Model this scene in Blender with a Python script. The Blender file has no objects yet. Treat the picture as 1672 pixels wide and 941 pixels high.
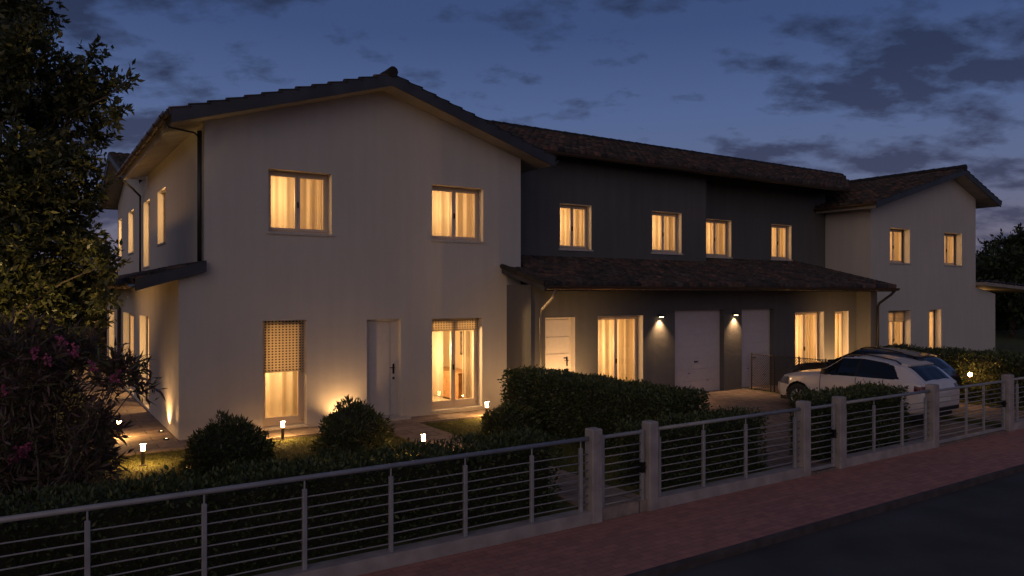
import bpy, math, random
import numpy as np
from mathutils import Vector
random.seed(7)
rng = np.random.default_rng(7)
S = bpy.context.scene
C = S.collection
PI = math.pi

# ------------------------------------------------------------------ camera frame (metres)
FPX, CAMH, HYP = 1207.5, 2.75, 479.0
YAW = math.atan((836 - 40) / FPX)
FW = (math.sin(YAW), math.cos(YAW))
RT = (math.cos(YAW), -math.sin(YAW))

def at(px, py, dist):
    """a point of the place, seen in that direction at that depth"""
    u = (px - 836) / FPX * dist
    return np.array((FW[0] * dist + RT[0] * u, FW[1] * dist + RT[1] * u, CAMH + (HYP - py) / FPX * dist))

# ------------------------------------------------------------------ materials
def newmat(name):
    m = bpy.data.materials.new(name)
    m.use_nodes = True
    nt = m.node_tree
    b = nt.nodes['Principled BSDF']
    return m, nt, b

def N(nt, t, **kw):
    n = nt.nodes.new(t)
    for k, v in kw.items():
        setattr(n, k, v)
    return n

def ramp(nt, stops):
    r = N(nt, 'ShaderNodeValToRGB')
    e = r.color_ramp.elements
    while len(e) < len(stops):
        e.new(0.5)
    for i, (p, c) in enumerate(stops):
        e[i].position = p
        e[i].color = (*c, 1)
    return r

def simple(name, col, rough=0.6, metal=0.0, noise=0.0, scale=8.0, bump=0.0, bscale=60.0, coat=0.0, spec=0.5):
    m, nt, b = newmat(name)
    b.inputs['Base Color'].default_value = (*col, 1)
    b.inputs['Roughness'].default_value = rough
    b.inputs['Metallic'].default_value = metal
    b.inputs['Coat Weight'].default_value = coat
    b.inputs['Specular IOR Level'].default_value = spec
    tc = N(nt, 'ShaderNodeTexCoord')
    if noise > 0:
        n = N(nt, 'ShaderNodeTexNoise')
        n.inputs['Scale'].default_value = scale
        n.inputs['Detail'].default_value = 6
        nt.links.new(tc.outputs['Object'], n.inputs['Vector'])
        lo = tuple(c * (1 - noise) for c in col)
        hi = tuple(min(1, c * (1 + noise)) for c in col)
        r = ramp(nt, [(0.3, lo), (0.7, hi)])
        nt.links.new(n.outputs['Fac'], r.inputs['Fac'])
        nt.links.new(r.outputs['Color'], b.inputs['Base Color'])
    if bump > 0:
        n2 = N(nt, 'ShaderNodeTexNoise')
        n2.inputs['Scale'].default_value = bscale
        n2.inputs['Detail'].default_value = 5
        nt.links.new(tc.outputs['Object'], n2.inputs['Vector'])
        bp = N(nt, 'ShaderNodeBump')
        bp.inputs['Strength'].default_value = bump
        bp.inputs['Distance'].default_value = 0.02
        nt.links.new(n2.outputs['Fac'], bp.inputs['Height'])
        nt.links.new(bp.outputs['Normal'], b.inputs['Normal'])
    return m

def plaster(name, col, amt):
    """render with faint clouding, drips under sills and a rougher grain"""
    m, nt, b = newmat(name)
    tc = N(nt, 'ShaderNodeTexCoord')
    n1 = N(nt, 'ShaderNodeTexNoise'); n1.inputs['Scale'].default_value = 0.55; n1.inputs['Detail'].default_value = 8; n1.inputs['Roughness'].default_value = 0.6
    mp = N(nt, 'ShaderNodeMapping'); mp.inputs['Scale'].default_value = (3.0, 3.0, 0.28)
    n2 = N(nt, 'ShaderNodeTexNoise'); n2.inputs['Scale'].default_value = 1.6; n2.inputs['Detail'].default_value = 6
    nt.links.new(tc.outputs['Object'], n1.inputs['Vector'])
    nt.links.new(tc.outputs['Object'], mp.inputs['Vector'])
    nt.links.new(mp.outputs['Vector'], n2.inputs['Vector'])
    mx = N(nt, 'ShaderNodeMath', operation='ADD')
    nt.links.new(n1.outputs['Fac'], mx.inputs[0]); nt.links.new(n2.outputs['Fac'], mx.inputs[1])
    hf = N(nt, 'ShaderNodeMath', operation='MULTIPLY'); hf.inputs[1].default_value = 0.5
    nt.links.new(mx.outputs[0], hf.inputs[0])
    r = ramp(nt, [(0.35, tuple(c * (1 - amt) for c in col)), (0.62, tuple(min(1, c * (1 + amt)) for c in col))])
    nt.links.new(hf.outputs[0], r.inputs['Fac'])
    nt.links.new(r.outputs['Color'], b.inputs['Base Color'])
    b.inputs['Roughness'].default_value = 0.92
    b.inputs['Specular IOR Level'].default_value = 0.2
    n3 = N(nt, 'ShaderNodeTexNoise'); n3.inputs['Scale'].default_value = 90; n3.inputs['Detail'].default_value = 4
    n4 = N(nt, 'ShaderNodeTexNoise'); n4.inputs['Scale'].default_value = 5; n4.inputs['Detail'].default_value = 3
    nt.links.new(tc.outputs['Object'], n3.inputs['Vector']); nt.links.new(tc.outputs['Object'], n4.inputs['Vector'])
    a = N(nt, 'ShaderNodeMath', operation='MULTIPLY_ADD'); a.inputs[1].default_value = 1.6
    nt.links.new(n4.outputs['Fac'], a.inputs[0]); nt.links.new(n3.outputs['Fac'], a.inputs[2])
    bp = N(nt, 'ShaderNodeBump'); bp.inputs['Strength'].default_value = 0.35; bp.inputs['Distance'].default_value = 0.012
    nt.links.new(a.outputs[0], bp.inputs['Height']); nt.links.new(bp.outputs['Normal'], b.inputs['Normal'])
    return m

def leafmat(name, cols, rough=0.45, trans=0.25):
    m, nt, b = newmat(name)
    g = N(nt, 'ShaderNodeNewGeometry')
    r = ramp(nt, [(i / max(1, len(cols) - 1), c) for i, c in enumerate(cols)])
    nt.links.new(g.outputs['Random Per Island'], r.inputs['Fac'])
    nt.links.new(r.outputs['Color'], b.inputs['Base Color'])
    b.inputs['Roughness'].default_value = rough
    b.inputs['Specular IOR Level'].default_value = 0.35
    if trans > 0:
        t = N(nt, 'ShaderNodeBsdfTranslucent')
        nt.links.new(r.outputs['Color'], t.inputs['Color'])
        mx = N(nt, 'ShaderNodeMixShader'); mx.inputs[0].default_value = trans
        out = nt.nodes['Material Output']
        nt.links.new(b.outputs[0], mx.inputs[1]); nt.links.new(t.outputs[0], mx.inputs[2])
        nt.links.new(mx.outputs[0], out.inputs['Surface'])
    return m

def tilemat(name, cols):
    m, nt, b = newmat(name)
    a = N(nt, 'ShaderNodeAttribute'); a.attribute_name = 'tile'
    r = ramp(nt, [(i / (len(cols) - 1), c) for i, c in enumerate(cols)])
    nt.links.new(a.outputs['Fac'], r.inputs['Fac'])
    tc = N(nt, 'ShaderNodeTexCoord')
    n = N(nt, 'ShaderNodeTexNoise'); n.inputs['Scale'].default_value = 7; n.inputs['Detail'].default_value = 8
    nt.links.new(tc.outputs['Object'], n.inputs['Vector'])
    r2 = ramp(nt, [(0.35, (0.45, 0.43, 0.42)), (0.65, (1.15, 1.1, 1.05))])
    nt.links.new(n.outputs['Fac'], r2.inputs['Fac'])
    mx = N(nt, 'ShaderNodeMix', data_type='RGBA', blend_type='MULTIPLY'); mx.inputs[0].default_value = 1
    nt.links.new(r.outputs['Color'], mx.inputs[6]); nt.links.new(r2.outputs['Color'], mx.inputs[7])
    nt.links.new(mx.outputs[2], b.inputs['Base Color'])
    b.inputs['Roughness'].default_value = 0.85
    return m

def bricky(name, c1, c2, mortar, w, h, rot=0.0, rough=0.8, msize=0.012, dirt=1.0):
    m, nt, b = newmat(name)
    tc = N(nt, 'ShaderNodeTexCoord')
    mp = N(nt, 'ShaderNodeMapping'); mp.inputs['Rotation'].default_value = (0, 0, rot)
    nt.links.new(tc.outputs['Object'], mp.inputs['Vector'])
    br = N(nt, 'ShaderNodeTexBrick')
    br.inputs['Scale'].default_value = 1.0
    br.inputs['Brick Width'].default_value = w; br.inputs['Row Height'].default_value = h
    br.inputs['Mortar Size'].default_value = msize; br.inputs['Bias'].default_value = 0.0
    br.inputs['Color1'].default_value = (*c1, 1); br.inputs['Color2'].default_value = (*c2, 1); br.inputs['Mortar'].default_value = (*mortar, 1)
    nt.links.new(mp.outputs['Vector'], br.inputs['Vector'])
    n = N(nt, 'ShaderNodeTexNoise'); n.inputs['Scale'].default_value = 5.5; n.inputs['Detail'].default_value = 10; n.inputs['Roughness'].default_value = 0.65
    nt.links.new(tc.outputs['Object'], n.inputs['Vector'])
    r2 = ramp(nt, [(0.3, (1 - .38 * dirt,) * 3), (0.7, (1 + .22 * dirt, 1 + .2 * dirt, 1 + .17 * dirt))])
    nt.links.new(n.outputs['Fac'], r2.inputs['Fac'])
    mx = N(nt, 'ShaderNodeMix', data_type='RGBA', blend_type='MULTIPLY'); mx.inputs[0].default_value = 1
    nt.links.new(br.outputs['Color'], mx.inputs[6]); nt.links.new(r2.outputs['Color'], mx.inputs[7])
    nt.links.new(mx.outputs[2], b.inputs['Base Color'])
    b.inputs['Roughness'].default_value = rough
    n3 = N(nt, 'ShaderNodeTexNoise'); n3.inputs['Scale'].default_value = 60
    nt.links.new(tc.outputs['Object'], n3.inputs['Vector'])
    sub = N(nt, 'ShaderNodeMath', operation='MULTIPLY_ADD'); sub.inputs[1].default_value = -1.0
    nt.links.new(br.outputs['Fac'], sub.inputs[0]); nt.links.new(n3.outputs['Fac'], sub.inputs[2])
    bp = N(nt, 'ShaderNodeBump'); bp.inputs['Strength'].default_value = 0.5; bp.inputs['Distance'].default_value = 0.01
    nt.links.new(sub.outputs[0], bp.inputs['Height']); nt.links.new(bp.outputs['Normal'], b.inputs['Normal'])
    return m

def glassmat(name, tint=(0.95, 0.96, 0.95)):
    m, nt, b = newmat(name)
    nt.nodes.remove(b)
    t = N(nt, 'ShaderNodeBsdfTransparent'); t.inputs['Color'].default_value = (*tint, 1)
    g = N(nt, 'ShaderNodeBsdfGlossy'); g.inputs['Roughness'].default_value = 0.03
    lw = N(nt, 'ShaderNodeLayerWeight'); lw.inputs['Blend'].default_value = 0.5
    p5 = N(nt, 'ShaderNodeMath', operation='POWER'); p5.inputs[1].default_value = 5.0
    nt.links.new(lw.outputs['Facing'], p5.inputs[0])
    f = N(nt, 'ShaderNodeMath', operation='MULTIPLY_ADD'); f.inputs[1].default_value = 0.92; f.inputs[2].default_value = 0.06
    nt.links.new(p5.outputs[0], f.inputs[0])
    mx = N(nt, 'ShaderNodeMixShader')
    nt.links.new(f.outputs[0], mx.inputs[0]); nt.links.new(t.outputs[0], mx.inputs[1]); nt.links.new(g.outputs[0], mx.inputs[2])
    nt.links.new(mx.outputs[0], nt.nodes['Material Output'].inputs['Surface'])
    return m

def sheermat(name, col, trans, clear, pattern=False):
    m, nt, b = newmat(name)
    nt.nodes.remove(b)
    tl = N(nt, 'ShaderNodeBsdfTranslucent'); tl.inputs['Color'].default_value = (*col, 1)
    d = N(nt, 'ShaderNodeBsdfDiffuse'); d.inputs['Color'].default_value = (*col, 1)
    t = N(nt, 'ShaderNodeBsdfTransparent')
    m1 = N(nt, 'ShaderNodeMixShader'); m1.inputs[0].default_value = trans
    m2 = N(nt, 'ShaderNodeMixShader'); m2.inputs[0].default_value = clear
    nt.links.new(d.outputs[0], m1.inputs[1]); nt.links.new(tl.outputs[0], m1.inputs[2])
    nt.links.new(m1.outputs[0], m2.inputs[1]); nt.links.new(t.outputs[0], m2.inputs[2])
    nt.links.new(m2.outputs[0], nt.nodes['Material Output'].inputs['Surface'])
    # weave streaks: a little thicker and thinner along the drop
    tc = N(nt, 'ShaderNodeTexCoord')
    mp = N(nt, 'ShaderNodeMapping'); mp.inputs['Scale'].default_value = (3.0, 3.0, 0.12)
    n = N(nt, 'ShaderNodeTexNoise'); n.inputs['Scale'].default_value = 1.5; n.inputs['Detail'].default_value = 4
    nt.links.new(tc.outputs['Object'], mp.inputs['Vector']); nt.links.new(mp.outputs['Vector'], n.inputs['Vector'])
    r = ramp(nt, [(0.38, tuple(c * 0.68 for c in col)), (0.6, col)])
    nt.links.new(n.outputs['Fac'], r.inputs['Fac'])
    nt.links.new(r.outputs['Color'], tl.inputs['Color']); nt.links.new(r.outputs['Color'], d.inputs['Color'])
    return m

def emit(name, col, s):
    m, nt, b = newmat(name)
    b.inputs['Base Color'].default_value = (0.8, 0.8, 0.8, 1)
    b.inputs['Emission Color'].default_value = (*col, 1)
    b.inputs['Emission Strength'].default_value = s
    return m

M = {}
M['cream'] = plaster('cream_render', (0.57, 0.53, 0.48), 0.05)
M['dark'] = plaster('charcoal_render', (0.128, 0.126, 0.126), 0.10)
M['tiles'] = tilemat('clay_tiles', [(0.030, 0.027, 0.025), (0.062, 0.049, 0.041), (0.105, 0.064, 0.048), (0.042, 0.038, 0.035), (0.18, 0.098, 0.070), (0.046, 0.042, 0.038), (0.115, 0.095, 0.078)])
M['deck'] = simple('painted_soffit', (0.30, 0.27, 0.24), 0.7, noise=0.15, scale=3)
M['fascia'] = simple('dark_sheet_metal', (0.06, 0.062, 0.07), 0.55, metal=0.3, noise=0.25, scale=2)
M['gutter'] = simple('brown_gutter_metal', (0.12, 0.085, 0.06), 0.38, metal=0.6)
M['pipe'] = simple('dark_pipe_metal', (0.045, 0.042, 0.042), 0.45, metal=0.5)
M['palepipe'] = simple('pale_pipe_metal', (0.26, 0.23, 0.21), 0.4, metal=0.5)
M['frame'] = simple('window_frame_paint', (0.66, 0.54, 0.42), 0.5)
M['sill'] = simple('stone_sill', (0.55, 0.50, 0.45), 0.7, noise=0.15, scale=15)
M['glass'] = glassmat('window_glass')
M['curtain'] = sheermat('sheer_curtain', (0.76, 0.69, 0.57), 0.68, 0.40)
M['net'] = sheermat('net_curtain', (0.75, 0.70, 0.60), 0.6, 0.5)
M['room'] = simple('room_plaster', (0.44, 0.36, 0.26), 0.9)
M['floorwood'] = simple('room_floor', (0.35, 0.22, 0.12), 0.5, noise=0.3, scale=6)
M['door'] = simple('door_paint', (0.56, 0.52, 0.48), 0.5, noise=0.04)
M['garage'] = simple('garage_door_paint', (0.62, 0.56, 0.56), 0.55, noise=0.05)
M['handle'] = simple('dark_handle_metal', (0.05, 0.045, 0.04), 0.35, metal=0.8)
M['concrete'] = simple('cast_concrete', (0.36, 0.32, 0.305), 0.9, noise=0.22, scale=4, bump=0.4, bscale=40)
M['rail'] = simple('galvanised_rail', (0.35, 0.345, 0.35), 0.55, metal=0.2, noise=0.15, scale=5)
M['wire'] = simple('steel_wire', (0.34, 0.33, 0.32), 0.5, metal=0.2)
M['meshwire'] = simple('dark_mesh_wire', (0.06, 0.05, 0.042), 0.5, metal=0.3)
M['asphalt'] = simple('asphalt', (0.066, 0.061, 0.060), 0.85, noise=0.3, scale=1.2, bump=0.7, bscale=120)
M['pavement'] = bricky('red_block_paving', (0.52, 0.235, 0.175), (0.41, 0.185, 0.14), (0.34, 0.155, 0.125), 0.2, 0.1, msize=0.006, dirt=0.5)
M['kerb'] = simple('kerb_stone', (0.075, 0.06, 0.056), 0.9, noise=0.35, scale=5, bump=0.5)
M['slab'] = bricky('stone_slab_paving', (0.34, 0.27, 0.23), (0.26, 0.205, 0.175), (0.12, 0.10, 0.085), 0.8, 0.4, rot=0.0)
M['drive'] = bricky('driveway_paving', (0.31, 0.23, 0.19), (0.24, 0.18, 0.155), (0.12, 0.095, 0.08), 0.3, 0.2, rot=0.0)
M['soil'] = simple('bare_soil', (0.035, 0.035, 0.018), 0.95, noise=0.4, scale=3)
M['lawn'] = simple('lawn_turf', (0.10, 0.105, 0.028), 0.9, noise=0.45, scale=5, bump=1.0, bscale=150)
M['grass'] = leafmat('grass_blades', [(0.10, 0.11, 0.02), (0.15, 0.155, 0.035), (0.19, 0.18, 0.045)], 0.6, 0.3)
M['hedge'] = leafmat('hedge_leaves', [(0.035, 0.052, 0.02), (0.06, 0.085, 0.03), (0.09, 0.115, 0.042), (0.13, 0.145, 0.06)], 0.4, 0.2)
M['bush'] = leafmat('bush_leaves', [(0.05, 0.068, 0.025), (0.09, 0.11, 0.038), (0.14, 0.15, 0.06)], 0.38, 0.2)
M['tree'] = leafmat('tree_leaves', [(0.042, 0.052, 0.022), (0.075, 0.085, 0.032), (0.115, 0.12, 0.045), (0.15, 0.14, 0.06)], 0.4, 0.25)
M['fartree'] = leafmat('far_tree_leaves', [(0.02, 0.032, 0.012), (0.04, 0.055, 0.02), (0.06, 0.075, 0.025)], 0.6, 0.15)
M['oleander'] = leafmat('oleander_leaves', [(0.07, 0.08, 0.035), (0.12, 0.08, 0.06), (0.16, 0.085, 0.09), (0.12, 0.13, 0.055)], 0.4, 0.2)
M['blossom'] = leafmat('pink_blossom', [(0.45, 0.09, 0.19), (0.6, 0.16, 0.28), (0.36, 0.08, 0.17)], 0.6, 0.3)
M['bark'] = simple('bark', (0.09, 0.07, 0.05), 0.9, noise=0.4, scale=12, bump=0.8, bscale=30)
M['lampmetal'] = simple('lamp_post_metal', (0.06, 0.055, 0.05), 0.5, metal=0.5)
M['lampglow'] = emit('lamp_glow', (1.0, 0.52, 0.16), 130.0)
M['ambercore'] = emit('amber_lamp_core', (1.0, 0.52, 0.17), 45.0)
M['ringglow'] = emit('lamp_ring_glow', (1.0, 0.52, 0.16), 1100.0)
M['wallglow'] = emit('wall_lamp_glow', (1.0, 0.72, 0.42), 14.0)
M['whitepaint'] = simple('white_car_paint', (0.72, 0.66, 0.64), 0.35, coat=1.0)
M['darkpaint'] = simple('dark_car_paint', (0.035, 0.035, 0.042), 0.3, metal=0.4, coat=1.0)
M['tint'] = simple('tinted_car_glass', (0.012, 0.014, 0.018), 0.06, spec=0.7)
M['tyre'] = simple('tyre_rubber', (0.02, 0.02, 0.02), 0.85)
M['alloy'] = simple('alloy_rim', (0.55, 0.53, 0.52), 0.3, metal=0.8)
M['trim'] = simple('black_trim', (0.018, 0.018, 0.02), 0.45)
M['taillight'] = simple('red_tail_lens', (0.11, 0.008, 0.010), 0.15, coat=0.6)
M['headlight'] = simple('head_lamp_lens', (0.20, 0.20, 0.22), 0.08, metal=0.4, coat=1)
M['seam'] = simple('panel_gap', (0.10, 0.095, 0.09), 0.7)
M['plate'] = simple('blank_plate', (0.75, 0.75, 0.72), 0.4)
M['art_dark'] = simple('picture_print', (0.12, 0.10, 0.09), 0.6, noise=0.9, scale=9)
M['wood'] = simple('wood_furniture', (0.30, 0.17, 0.08), 0.45, noise=0.3, scale=9)

# perforated roller blind: cream cloth with a grid of small dark rosettes
def blindmat():
    m, nt, b = newmat('patterned_blind_cloth')
    nt.nodes.remove(b)
    tc = N(nt, 'ShaderNodeTexCoord')
    sx = N(nt, 'ShaderNodeSeparateXYZ'); nt.links.new(tc.outputs['Object'], sx.inputs[0])
    ad = N(nt, 'ShaderNodeMath', operation='ADD'); nt.links.new(sx.outputs[0], ad.inputs[0]); nt.links.new(sx.outputs[1], ad.inputs[1])
    def wave(src, k):
        a = N(nt, 'ShaderNodeMath', operation='MULTIPLY'); a.inputs[1].default_value = k; nt.links.new(src, a.inputs[0])
        s = N(nt, 'ShaderNodeMath', operation='SINE'); nt.links.new(a.outputs[0], s.inputs[0]); return s.outputs[0]
    p = N(nt, 'ShaderNodeMath', operation='MULTIPLY')
    nt.links.new(wave(ad.outputs[0], 2 * PI / 0.14), p.inputs[0]); nt.links.new(wave(sx.outputs[2], 2 * PI / 0.11), p.inputs[1])
    r = ramp(nt, [(0.0, (0.74, 0.66, 0.52)), (0.45, (0.86, 0.80, 0.66)), (0.62, (0.55, 0.45, 0.34)), (0.80, (0.08, 0.06, 0.05))])
    mr = N(nt, 'ShaderNodeMath', operation='ABSOLUTE'); nt.links.new(p.outputs[0], mr.inputs[0])
    nt.links.new(mr.outputs[0], r.inputs['Fac'])
    tl = N(nt, 'ShaderNodeBsdfTranslucent'); d = N(nt, 'ShaderNodeBsdfDiffuse')
    nt.links.new(r.outputs['Color'], tl.inputs['Color']); nt.links.new(r.outputs['Color'], d.inputs['Color'])
    mx = N(nt, 'ShaderNodeMixShader'); mx.inputs[0].default_value = 0.6
    nt.links.new(d.outputs[0], mx.inputs[1]); nt.links.new(tl.outputs[0], mx.inputs[2])
    nt.links.new(mx.outputs[0], nt.nodes['Material Output'].inputs['Surface'])
    return m
M['blind'] = blindmat()

# ------------------------------------------------------------------ mesh helpers
class MB:
    def __init__(self, T=None):
        self.v = []; self.f = []; self.T = T
    def add(self, pts, faces):
        o = len(self.v)
        if self.T: pts = [self.T(*p) for p in pts]
        self.v += [tuple(p) for p in pts]
        self.f += [tuple(i + o for i in fc) for fc in faces]
        return self
    def poly(self, *pts):
        return self.add(pts, [tuple(range(len(pts)))])
    def box(self, x0, x1, y0, y1, z0, z1):
        p = [(x, y, z) for z in (z0, z1) for y in (y0, y1) for x in (x0, x1)]
        return self.add(p, [(0, 2, 3, 1), (4, 5, 7, 6), (0, 1, 5, 4), (2, 6, 7, 3), (0, 4, 6, 2), (1, 3, 7, 5)])
    def bevbox(self, x0, x1, y0, y1, z0, z1, b=0.015):
        """a box with chamfered vertical edges and top rim"""
        def ring(i, z):
            return [(x0 + b + i, y0 + i, z), (x1 - b - i, y0 + i, z), (x1 - i, y0 + b + i, z), (x1 - i, y1 - b - i, z), (x1 - b - i, y1 - i, z), (x0 + b + i, y1 - i, z), (x0 + i, y1 - b - i, z), (x0 + i, y0 + b + i, z)]
        p = ring(0, z0) + ring(0, z1 - b) + ring(b, z1)
        f = [tuple(range(7, -1, -1)), tuple(range(16, 24))]
        for k in (0, 8):
            for i in range(8):
                j = (i + 1) % 8
                f.append((k + i, k + j, k + 8 + j, k + 8 + i))
        return self.add(p, f)
    def tube(self, pts, r, n=8, r2=None, cap=True):
        pts = [Vector(p) for p in pts]
        rings = []
        for i, p in enumerate(pts):
            d = (pts[min(i + 1, len(pts) - 1)] - pts[max(i - 1, 0)]).normalized()
            a = d.cross(Vector((0, 0, 1)))
            if a.length < 1e-3: a = d.cross(Vector((1, 0, 0)))
            a.normalize(); b = d.cross(a)
            rr = r if r2 is None else r + (r2 - r) * i / (len(pts) - 1)
            rings.append([tuple(p + (a * math.cos(2 * PI * k / n) + b * math.sin(2 * PI * k / n)) * rr) for k in range(n)])
        v = [q for rg in rings for q in rg]
        f = []
        for i in range(len(pts) - 1):
            for k in range(n):
                j = (k + 1) % n
                f.append((i * n + k, i * n + j, (i + 1) * n + j, (i + 1) * n + k))
        if cap:
            f.append(tuple(range(n - 1, -1, -1))); f.append(tuple((len(pts) - 1) * n + k for k in range(n)))
        return self.add(v, f)
    def lathe(self, prof, n=16, axis='z', o=(0, 0, 0)):
        v = []
        for (r, h) in prof:
            for k in range(n):
                a = 2 * PI * k / n
                c, s = r * math.cos(a), r * math.sin(a)
                p = (c, s, h) if axis == 'z' else (h, c, s)
                v.append((p[0] + o[0], p[1] + o[1], p[2] + o[2]))
        f = []
        for i in range(len(prof) - 1):
            for k in range(n):
                j = (k + 1) % n
                f.append((i * n + k, i * n + j, (i + 1) * n + j, (i + 1) * n + k))
        return self.add(v, f)
    def build(self, name, mat, parent=None, smooth=False):
        me = bpy.data.meshes.new(name)
        me.from_pydata(self.v, [], self.f)
        me.update()
        if smooth: me.shade_smooth()
        return link(name, me, mat, parent)

def link(name, me, mat, parent=None):
    o = bpy.data.objects.new(name, me)
    me.materials.append(mat)
    C.objects.link(o)
    if parent is not None:
        o.parent = parent
        o.matrix_parent_inverse = parent_world(parent).inverted()
    return o

def parent_world(p):
    m = p.matrix_basis.copy()
    while p.parent is not None:
        m = p.parent.matrix_basis @ p.matrix_parent_inverse @ m if False else parent_world(p.parent) @ p.matrix_parent_inverse @ m
        break
    return m

def npmesh(name, v, f, mat, parent=None, smooth=False):
    """v (n,3), f (m,4) arrays"""
    me = bpy.data.meshes.new(name)
    me.vertices.add(len(v)); me.vertices.foreach_set('co', np.asarray(v, np.float32).ravel())
    k = f.shape[1]
    me.loops.add(len(f) * k); me.loops.foreach_set('vertex_index', f.astype(np.int32).ravel())
    me.polygons.add(len(f)); me.polygons.foreach_set('loop_start', np.arange(0, len(f) * k, k, dtype=np.int32))
    me.update(calc_edges=True); me.validate()
    if smooth: me.shade_smooth()
    return link(name, me, mat, parent)

def tag(o, label=None, cat=None, group=None, kind=None):
    if label: o['label'] = label
    if cat: o['category'] = cat
    if group: o['group'] = group
    if kind: o['kind'] = kind
    return o

def thing(name, label, cat, loc=(0, 0, 0), rz=0.0, group=None):
    o = bpy.data.objects.new(name, None); C.objects.link(o)
    o.empty_display_size = 0.2
    o.location = loc; o.rotation_euler = (0, 0, rz)
    return tag(o, label, cat, group)

def light(name, kind, loc, power, col, radius=0.05, target=None, spot=None, blend=0.6):
    d = bpy.data.lights.new(name, kind)
    d.energy = power; d.color = col
    if kind in ('POINT', 'SPOT'): d.shadow_soft_size = radius
    o = bpy.data.objects.new(name, d); C.objects.link(o)
    o.location = loc
    if target is not None:
        o.rotation_euler = (Vector(target) - Vector(loc)).to_track_quat('-Z', 'Y').to_euler()
    if spot: d.spot_size = spot; d.spot_blend = blend
    return o

WARM = (1.0, 0.52, 0.17)
ROOMC = (1.0, 0.60, 0.25)

# ------------------------------------------------------------------ leaves
def unit(a):
    return a / np.maximum(np.linalg.norm(a, axis=1, keepdims=True), 1e-6)

def leaf_arrays(P, D, L, W):
    """rhombic leaves at P pointing along D, length L, width W (arrays)"""
    n = len(P)
    R = unit(rng.normal(size=(n, 3)))
    Sd = unit(np.cross(D, R))
    Nn = np.cross(D, Sd)
    L = L[:, None]; W = W[:, None]
    v = np.stack([P, P + D * L * 0.42 + Sd * W * 0.5 - Nn * W * 0.12, P + D * L - Nn * L * 0.08, P + D * L * 0.42 - Sd * W * 0.5 - Nn * W * 0.12], 1).reshape(-1, 3)
    f = np.arange(n * 4).reshape(n, 4)
    return v, f

def leaves(name, P, D, L, W, mat, parent):
    v, f = leaf_arrays(P, unit(D), L, W)
    return npmesh(name, v, f, mat, parent)

def box_hedge(x0, x1, y0, y1, h, dens, L, mat, parent, z0=-0.04, lump=0.07):
    """leaves over the skin of a clipped box, with an uneven top and thin inner leaves"""
    A = {'t': (x1 - x0) * (y1 - y0), 'f': (x1 - x0) * h, 'k': (x1 - x0) * h, 'l': (y1 - y0) * h, 'r': (y1 - y0) * h}
    Ps, Ns = [], []
    for k, a in A.items():
        n = int(a * dens)
        u, w = rng.random(n), rng.random(n)
        X = x0 + (x1 - x0) * u; Y = y0 + (y1 - y0) * u; Y2 = y0 + (y1 - y0) * w; Z = z0 + (h) * w
        if k == 't': p = np.stack([X, Y2, np.full(n, z0 + h)], 1); nn = (0, 0, 1)
        if k == 'f': p = np.stack([X, np.full(n, y0), Z], 1); nn = (0, -1, 0)
        if k == 'k': p = np.stack([X, np.full(n, y1), Z], 1); nn = (0, 1, 0)
        if k == 'l': p = np.stack([np.full(n, x0), Y, Z], 1); nn = (-1, 0, 0)
        if k == 'r': p = np.stack([np.full(n, x1), Y, Z], 1); nn = (1, 0, 0)
        Ps.append(p); Ns.append(np.tile(np.array(nn, float), (n, 1)))
    P = np.concatenate(Ps); Nn = np.concatenate(Ns)
    q = P * 3.1
    b = np.sin(q[:, 0] * 1.3 + 1.7) * np.sin(q[:, 1] * 1.7 + 0.4) + np.sin(q[:, 2] * 2.1 + q[:, 0] * 2.3) * 0.6 + np.sin(q[:, 0] * 3.7 + q[:, 1] * 2.9) * 0.4
    P = P + Nn * (b * lump * 0.6 - np.abs(rng.normal(size=len(P))) * 0.05)[:, None] + rng.normal(size=P.shape) * 0.02
    D = Nn * 0.9 + rng.normal(size=P.shape) * 0.65 + np.array((0, 0, 0.35))
    Ls = L * rng.uniform(0.6, 1.35, len(P))
    o = leaves('foliage', P, D, Ls, Ls * 0.45, mat, parent)
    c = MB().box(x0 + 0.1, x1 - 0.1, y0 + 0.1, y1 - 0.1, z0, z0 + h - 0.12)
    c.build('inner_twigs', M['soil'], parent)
    return o

def ball_bush(c, rx, ry, rz, n, L, mat, parent, ratio=0.3):
    d = unit(rng.normal(size=(n, 3))); d[:, 2] = np.abs(d[:, 2]) * 1.0 - 0.12
    d = unit(d)
    lump = 1 + 0.09 * np.sin(d[:, 0] * 7 + c[0]) * np.sin(d[:, 1] * 8 + 1) + 0.07 * np.sin(d[:, 2] * 9 + d[:, 0] * 5)
    rad = lump * (0.97 - np.abs(rng.normal(size=n)) * 0.11)
    P = np.array(c) + d * rad[:, None] * np.array((rx, ry, rz))
    P[:, 2] = np.maximum(P[:, 2], c[2] - 0.02)
    D = d * 0.8 + rng.normal(size=P.shape) * 0.6 + np.array((0, 0, 0.2))
    Ls = L * rng.uniform(0.6, 1.3, n)
    leaves('foliage', P, D, Ls, Ls * ratio, mat, parent)

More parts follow.
